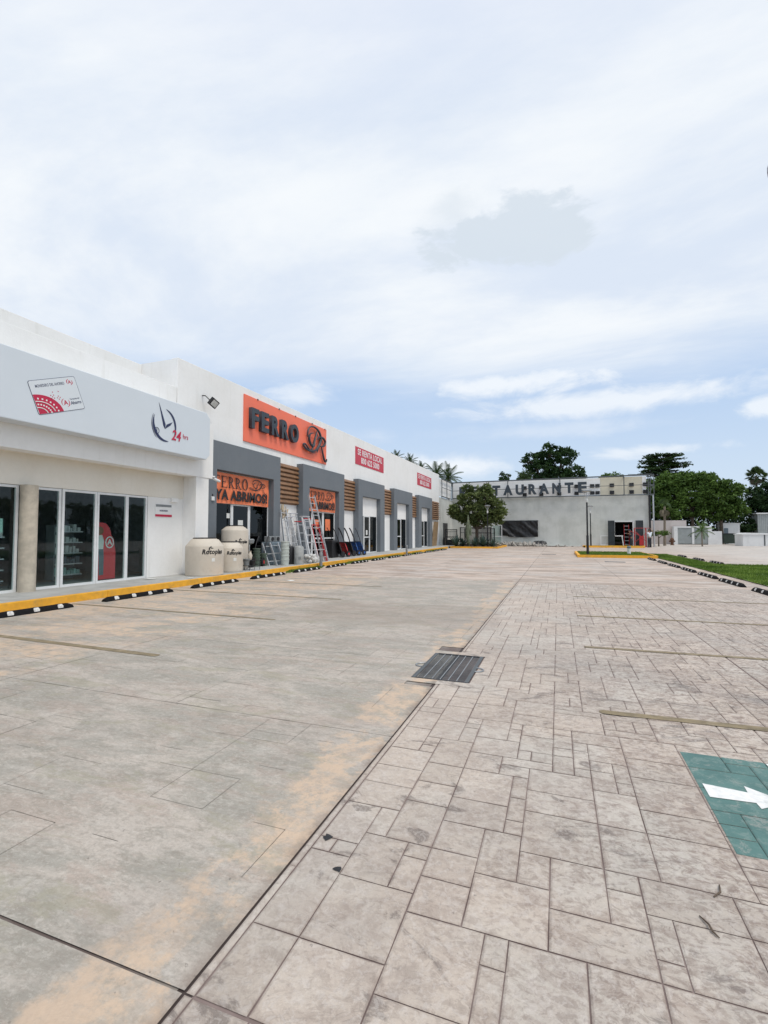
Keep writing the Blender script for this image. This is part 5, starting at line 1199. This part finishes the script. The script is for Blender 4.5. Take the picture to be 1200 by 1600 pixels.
for i, (x, y_, h, lab) in enumerate(((-20.2, 60, 11.2, 'leftmost palm crown showing over the white shop roof'), (-18.1, 60, 10.6, 'second palm crown from the left over the shop roof'), (-16.6, 60, 9.5, 'third palm crown, half hidden behind the shop roof'))):
    palm('fan_palm', lab, x, y_, h, 1.45, 30, 'feather', 30 + i, skirt=6, group='palms behind the shop roof')
for i, (x, y_, h, lab) in enumerate(((-15.2, 62, 8.9, 'feathery palm to the left of the white roof vent'), (-13.7, 63, 8.6, 'feathery palm with drooping fronds right of the roof vent'))):
    palm('feather_palm', lab, x, y_, h, 2.6, 26, 'feather', 40 + i, group='palms behind the shop roof')
palm('feather_palm', 'drooping palm fronds at the left side of the big dark tree', -4.2, 70, 9.0, 2.0, 18, 'feather', 50)
palm('young_palm', 'young bright green palm planted in front of the louvred gates', 14.05, 58, 1.55, 1.5, 13, 'feather', 51, tr=.06, mt='leafA')
# low leafy shrub at the restaurant corner
tree('garden_shrub', 'flat-topped green shrub beside the corner post of the restaurant', 9.9, 57, 1.0, .06, [(-.5, 0, 1.35, .6, .5, .2), (.4, 0, 1.35, .6, .5, .2)], .16, 26, 26, M['leafA'], cat='shrub', seed=17, cr=.3)
# planter: cactus, agaves, railing
e = empty('cactus', 'tall pale green column cactus in the planter in front of the tree', 'cactus', (-8.05, 45.6, .12))
b = MB(); rib = lambda a, z: 1 + .16 * math.cos(7 * a + z) + .06 * math.sin(5 * z); b.lathe([(.09, 0), (.13, .3), (.12, 1.2), (.14, 1.8), (.11, 2.4), (.07, 2.8), (.02, 3.0)], n=42, mod=rib); b.lathe([(.03, 1.0), (.09, 1.2), (.09, 1.7), (.03, 2.1)], (.22, 0, 0), 28, rib); b.lathe([(.03, .8), (.08, 1.0), (.08, 1.9), (.03, 2.3)], (-.20, .1, 0), 28, rib)
b.build('stem', simple('cactus_skin', (.17, .20, .13), .8, var=.3, vs=5), e, smooth=True)
for i, (x, y_, s_, lab) in enumerate(((-9.1, 45.0, 1.15, 'blue-green agave at the left end of the planter'), (-8.6, 45.6, 1.0, 'small blue-green agave behind the left one in the planter'), (-7.3, 44.9, .95, 'blue-green agave in the middle of the planter'), (-6.6, 45.1, 1.25, 'blue-green agave at the right end of the planter'), (-5.75, 45.3, .85, 'small blue-green agave by the lamp in the planter'))):
    e = empty('agave', lab, 'agave', (x, y_, .12), group='agaves in the planter'); rnd = random.Random(60 + i); b = MB()
    for k in range(26):
        a = k * 2.4; el = R(rnd.uniform(20, 80)); d = Vector((math.cos(a) * math.cos(el), math.sin(a) * math.cos(el), math.sin(el))); sd_ = d.cross(Vector((0, 0, 1))).normalized() * .07 * s_
        p0 = d * .05; p1 = d * s_ * .6; p2 = d * s_ * rnd.uniform(.9, 1.2) - Vector((0, 0, .06)); b.add([p0 - sd_ * .7, p0 + sd_ * .7, p1 + sd_, p2, p1 - sd_], [(0, 1, 2, 3, 4)], rnd.uniform(.1, .9))
    b.build('leaves', M['agave'], e, tones=True)
def railing(lab, xa, xb, y_, z0, z1, n, nm='railing'):
    e = empty(nm, lab, 'railing', (xa, y_, z0))
    b = MB(); L = xb - xa
    for z_, r_ in ((.06, .05), (z1 - z0, .07), ((z1 - z0) * .72, .04)): MB().bar((0, 0, z_), (L, 0, z_), r_).build('rail', M['black'], e)
    for k in range(1, n): MB().bar((L * k / n, .0, 0), (L * k / n, .0, z1 - z0), .03).build('baluster', M['black'], e)
    for x in (0, L): MB().bar((x, 0, -.0), (x, 0, z1 - z0 + .04), .09).build('post', M['black'], e)
railing('black iron railing behind the planter tree trunk', -9.4, -6.3, 48.6, .12, 1.95, 30)
railing('second black railing standing across the planter, nearer the lamp', -9.3, -6.2, 50.5, .12, 1.85, 30)
railing('short black balustrade on the desk in the corner of the grey wall', -11.1, -9.9, 49.3, .95, 1.75, 9)
e = empty('metal_bench', 'dark metal work bench under the balustrade in the corner', 'bench', (-10.5, 49.4, 0))
b = MB(); b.box(-.75, .7, -.5, .5, .86, .92); b.build('table_top', M['black'], e)
for x in (-.65, .6):
    for y_ in (-.4, .4): b = MB(); b.box(x - .04, x + .04, y_ - .04, y_ + .04, 0, .86); b.build('leg', M['black'], e)
b = MB(); b.box(-.5, .45, -.3, .35, 0, .7); b.build('crate', M['dark'], e)
e = empty('corner_doorway', 'dark doorway in the grey side wall behind the bench', 'doorway', (-11.33, 50.2, 0))
b = MB(); b.box(-.01, .03, -.9, .9, 0, 2.4); b.build('door_panel', M['black'], e)
b = MB(); b.box(-.01, .05, -.98, -.9, 0, 2.45); b.box(-.01, .05, .9, .98, 0, 2.45); b.box(-.01, .05, -.9, .9, 2.4, 2.45); b.build('frame', M['frame'], e)
e = empty('glass_panel', 'pale framed glass panel leaning against the wall right of the tree', 'panel', (-6.2, 52.8, 0))
b = MB(); b.box(-.55, -.48, 0, .05, .1, 2.3); b.box(.45, .52, 0, .05, .1, 2.3); b.box(-.48, .45, .002, .048, 2.2, 2.3); b.box(-.48, .45, .002, .048, 1.0, 1.07); b.build('frame', M['walu'], e)
b = MB(); b.box(-.48, .45, .02, .03, .15, 2.2); b.build('pane', M['teal'] if False else M['glass'], e)
# rubble along the wall
rnd = random.Random(70); b = MB()
for k in range(170):
    x = rnd.uniform(-6.6, -1.2) if rnd.random() < .8 else rnd.uniform(-9, 1.5); s_ = rnd.uniform(.08, .40) * (1 - .4 * (x > -2)); c = Vector((x, rnd.uniform(51.9, 53.4), s_ * .3))
    mx = Matrix.Translation(c) @ Matrix.Rotation(rnd.uniform(0, 3), 4, Vector((rnd.random(), rnd.random(), rnd.random() + .1)).normalized()); b.box(-s_, s_, -s_ * .6, s_ * .6, -s_ * .25, s_ * .25, mx)
o = b.build('rubble', M['rubble']); tag(o, 'broken concrete and rubble heaped along the foot of the grey wall', 'rubble', kind='stuff')
b = MB()
for k in range(9):
    a = rnd.uniform(0, 6.28); x, y_ = rnd.uniform(-.5, .5), rnd.uniform(-.2, .2); b.lathe([(.28, 0), (.34, .15), (.22, .36), (.08, .42)], (x, y_, rnd.uniform(0, .2)), 9)
o = b.build('plastic_heap', simple('black_bags', (.03, .03, .032), .4), loc=(-1.9, 53.2, 0), smooth=True); tag(o, 'dark bag heap on the rubble below the tarp', 'bags')
b = MB(); b.box(-1.1, 1.1, -.03, .03, 0, .05); b.box(-.9, .95, .1, .16, 0, .06)
o = b.build('timber_offcuts', M['black'], loc=(-.5, 52.3, 0)); tag(o, 'dark timber offcuts lying flat at the foot of the wall', 'timber')

# ------------------------------------------------------------ right background structures
b = MB(); b.box(9.0, 14.9, 68.2, 68.4, -.05, 2.95); o = b.build('boundary_wall', M['wallpink']); tag(o, 'pinkish grey rendered boundary wall right of the restaurant', 'wall')
gt = empty('gate_enclosure', 'low white enclosure with two grey louvred doors', 'enclosure', (15.2, 67, 0))
b = MB(); b.box(13.3, 13.7, 67, 68.1, 0, 2.2); b.box(16.85, 17.25, 67, 68.1, 0, 2.2); b.box(13.7, 16.85, 67.002, 68.1, 2.02, 2.2); b.box(15.2, 15.42, 67.01, 67.1, .06, 2.02); b.box(13.7, 16.85, 68.0, 68.1, 0, 2.02); P_(b, 'wall', M['whitewall'], gt)
for (x0, x1) in ((13.72, 15.19), (15.43, 16.83)):
    b = MB(); z = .12
    while z < 1.98: b.box(x0 + .04, x1 - .04, 67.06, 67.10, z, z + .05, Matrix.Identity(4)); z += .07
    b.box(x0, x0 + .04, 67.04, 67.12, .08, 2.0); b.box(x1 - .04, x1, 67.04, 67.12, .08, 2.0); b.box(x0 + .04, x1 - .04, 67.10, 67.12, .08, 2.0)
    d_ = P_(b, 'louvred_door', M['shutter'], gt)
    b = MB(); xx = x1 - .12 if x0 < 14 else x0 + .12; b.box(xx - .05, xx + .05, 67.0, 67.05, .95, 1.08); P_(b, 'latch', M['black'], d_)
b = MB(); b.box(17.3, 18.4, 67.5, 67.7, 0, 1.6); o = b.build('low_white_wall', M['whitewall']); tag(o, 'short white wall right of the louvred gates', 'wall')
e = empty('white_kiosk', 'plain white flat-roofed kiosk with a dark door behind the dumpster', 'kiosk', (20.5, 72, 0))
b = MB(); b.box(-1.0, 1.05, 0, 2.0, 0, 2.55); b.build('wall', M['whitewall'], e); b = MB(); b.box(-1.08, 1.12, -.08, 2.05, 2.55, 2.65); b.build('roof', M['whitewall'], e)
b = MB(); b.box(-.65, -.2, -.02, .01, 0, 2.0); b.build('door', M['bluegrey'], e)
e = empty('dumpster', 'dark green dumpster parked before the white kiosk', 'dumpster', (19.6, 68.4, 0))
b = MB(); b.prism([(-.78, .14), (.78, .14), (.86, 1.25), (-.86, 1.25)], 0, 1.1, FY); fixn(b.build('container', M['dumpster'], e)); b = MB(); b.box(-.88, .88, -.04, 1.14, 1.25, 1.36); b.build('lid', M['black'], e, bevel=.02)
for x in (-.6, .6): b = MB(); b.tube([(x - .03, .1, .08), (x + .03, .1, .08)], .08, 12); b.build('wheel', M['black'], e)
e = empty('grey_shed', 'grey corrugated shed at the right edge behind the low white roof', 'shed', (26.3, 75, 0))
b = MB(); b.box(-1.9, 3.0, 0, 3, 0, 3.85)
k = -1.85
while k < 2.9: b.box(k, k + .09, -.03, -.0, .05, 3.8); k += .2
b.build('wall', M['shutter'], e); b = MB(); b.box(-2.05, 3.1, -.2, 3.1, 3.85, 4.0); b.build('roof', M['walu'], e)
e = empty('utility_box', 'long low white utility housing with a pale roof at the right edge', 'housing', (20.9, 61, 0))
b = MB(); b.box(-2.4, 2.5, 0, 2.5, 0, 1.22); b.build('wall', M['whitewall'], e)
b = MB(); b.prism([(-2.5, 1.22), (2.6, 1.22), (2.6, 1.30), (-1.9, 1.42), (-2.5, 1.28)], -.08, 2.55, FY); fixn(b.build('roof', M['walu'], e))
for x in (-.55, .35): b = MB(); b.box(x, x + .12, -.02, .01, .05, 1.2); b.build('door_gap', M['frame'], e)
e = empty('hydrant', 'squat rusty brown hydrant-like fitting at the foot of the boundary wall', 'hydrant', (12.3, 63, 0))
b = MB(); b.lathe([(.22, 0), (.22, .06), (.14, .08), (.16, .55), (.2, .6), (.2, .68), (.1, .82), (.03, .86)], n=18); b.build('body', M['bronze'], e, smooth=True)
for s_ in (-1, 1): b = MB(); b.tube([(s_ * .12, 0, .45), (s_ * .3, 0, .45)], .09, 12); b.build('outlet', M['bronze'], e, smooth=True)
b = MB(); b.lathe([(.25, 0), (.28, .05), (.28, .1)], n=24)
e = empty('roof_vent', 'white domed roof vent behind the end of the shop parapet', 'vent', (-12.6, 50, 6.9))
b = MB(); b.lathe([(.42, -2.2), (.42, .25), (.5, .3), (.5, .45), (.35, .65), (.1, .75)], n=24); b.build('dome', M['walu'], e, smooth=True)
b = MB(); b.lathe([(.43, .0), (.45, .03), (.43, .06)], n=24); b.build('band', M['alu'], e)
rndp = random.Random(80)
for i, (x, y_, s_, m, lab) in enumerate(((-1.05, 2.10, .026, 'black', 'dark dry leaf scrap on the paving right of the main joint'), (-.91, 1.92, .024, 'black', 'second dark leaf scrap, nearer the camera beside the main joint'), (-10.7, 10.3, .16, 'paper', 'crumpled white paper on the sidewalk by the glass doors'), (-9.9, 11.0, .11, 'paper', 'small white paper scrap on the sidewalk before the wide tank'), (-7.6, 12.6, .13, 'paper', 'white scrap lying on the paving near the kerb'))):
    b = MB(); pts = [(s_ * rndp.uniform(.5, 1.3) * math.cos(R(a)), s_ * rndp.uniform(.4, 1.0) * math.sin(R(a)), .003 + .10 * s_ * rndp.random()) for a in range(0, 360, 40)]
    b.add([(0, 0, .004 + .15 * s_)] + pts, [(0, k + 1, (k + 1) % 9 + 1) for k in range(9)]); o = b.build('litter_scrap', M[m], loc=(x, y_, .15 if x < -9.6 else 0)); tag(o, lab, 'litter')
for (pts, lab) in (([(.56, 2.29, .005), (.59, 2.32, .010), (.60, 2.37, .006)], 'short dark bent twig near the green square'), ([(.48, 2.16, .005), (.50, 2.12, .010), (.505, 2.09, .008), (.52, 2.07, .005)], 'curved brown twig lying on the lower right paving')):
    b = MB(); b.tube(pts, [.003, .004, .003] if len(pts) == 3 else [.0025, .004, .004, .002], 5); o = b.build('twig', M['trunk']); tag(o, lab, 'twig')
# manhole plates on the apron
for (x, y_, lab) in ((-.6, 33.5, 'small dark manhole plate in the far paving left of the lamp'), (2.6, 26.0, 'narrow dark slot cover in front of the yellow kerbed island')):
    b = MB(); b.box(-.45, .45, -.22, .22, -.02, .012); o = b.build('manhole_plate', M['frame'], loc=(x, y_, 0)); tag(o, lab, 'manhole')
# across the street to the right: the tree line the shop windows mirror
rnd = random.Random(90); b = MB()
for k in range(90):
    x = 48 + rnd.uniform(-2, 3); y_ = -35 + k * 1.3; top = 5.2 + 2.2 * mnoise.noise(Vector((k * .13, 0, 5)))
    z = .3
    while z < top: leafcluster(b, (x, y_ + rnd.uniform(-.5, .5), z), 1.5, 18, 1.0, rnd, rnd.uniform(.1, .6)); z += .8
o = b.build('roadside_trees', M['leafB'], tones=True); tag(o, 'dark line of trees along the road, mirrored in the shop windows', 'trees', kind='stuff')
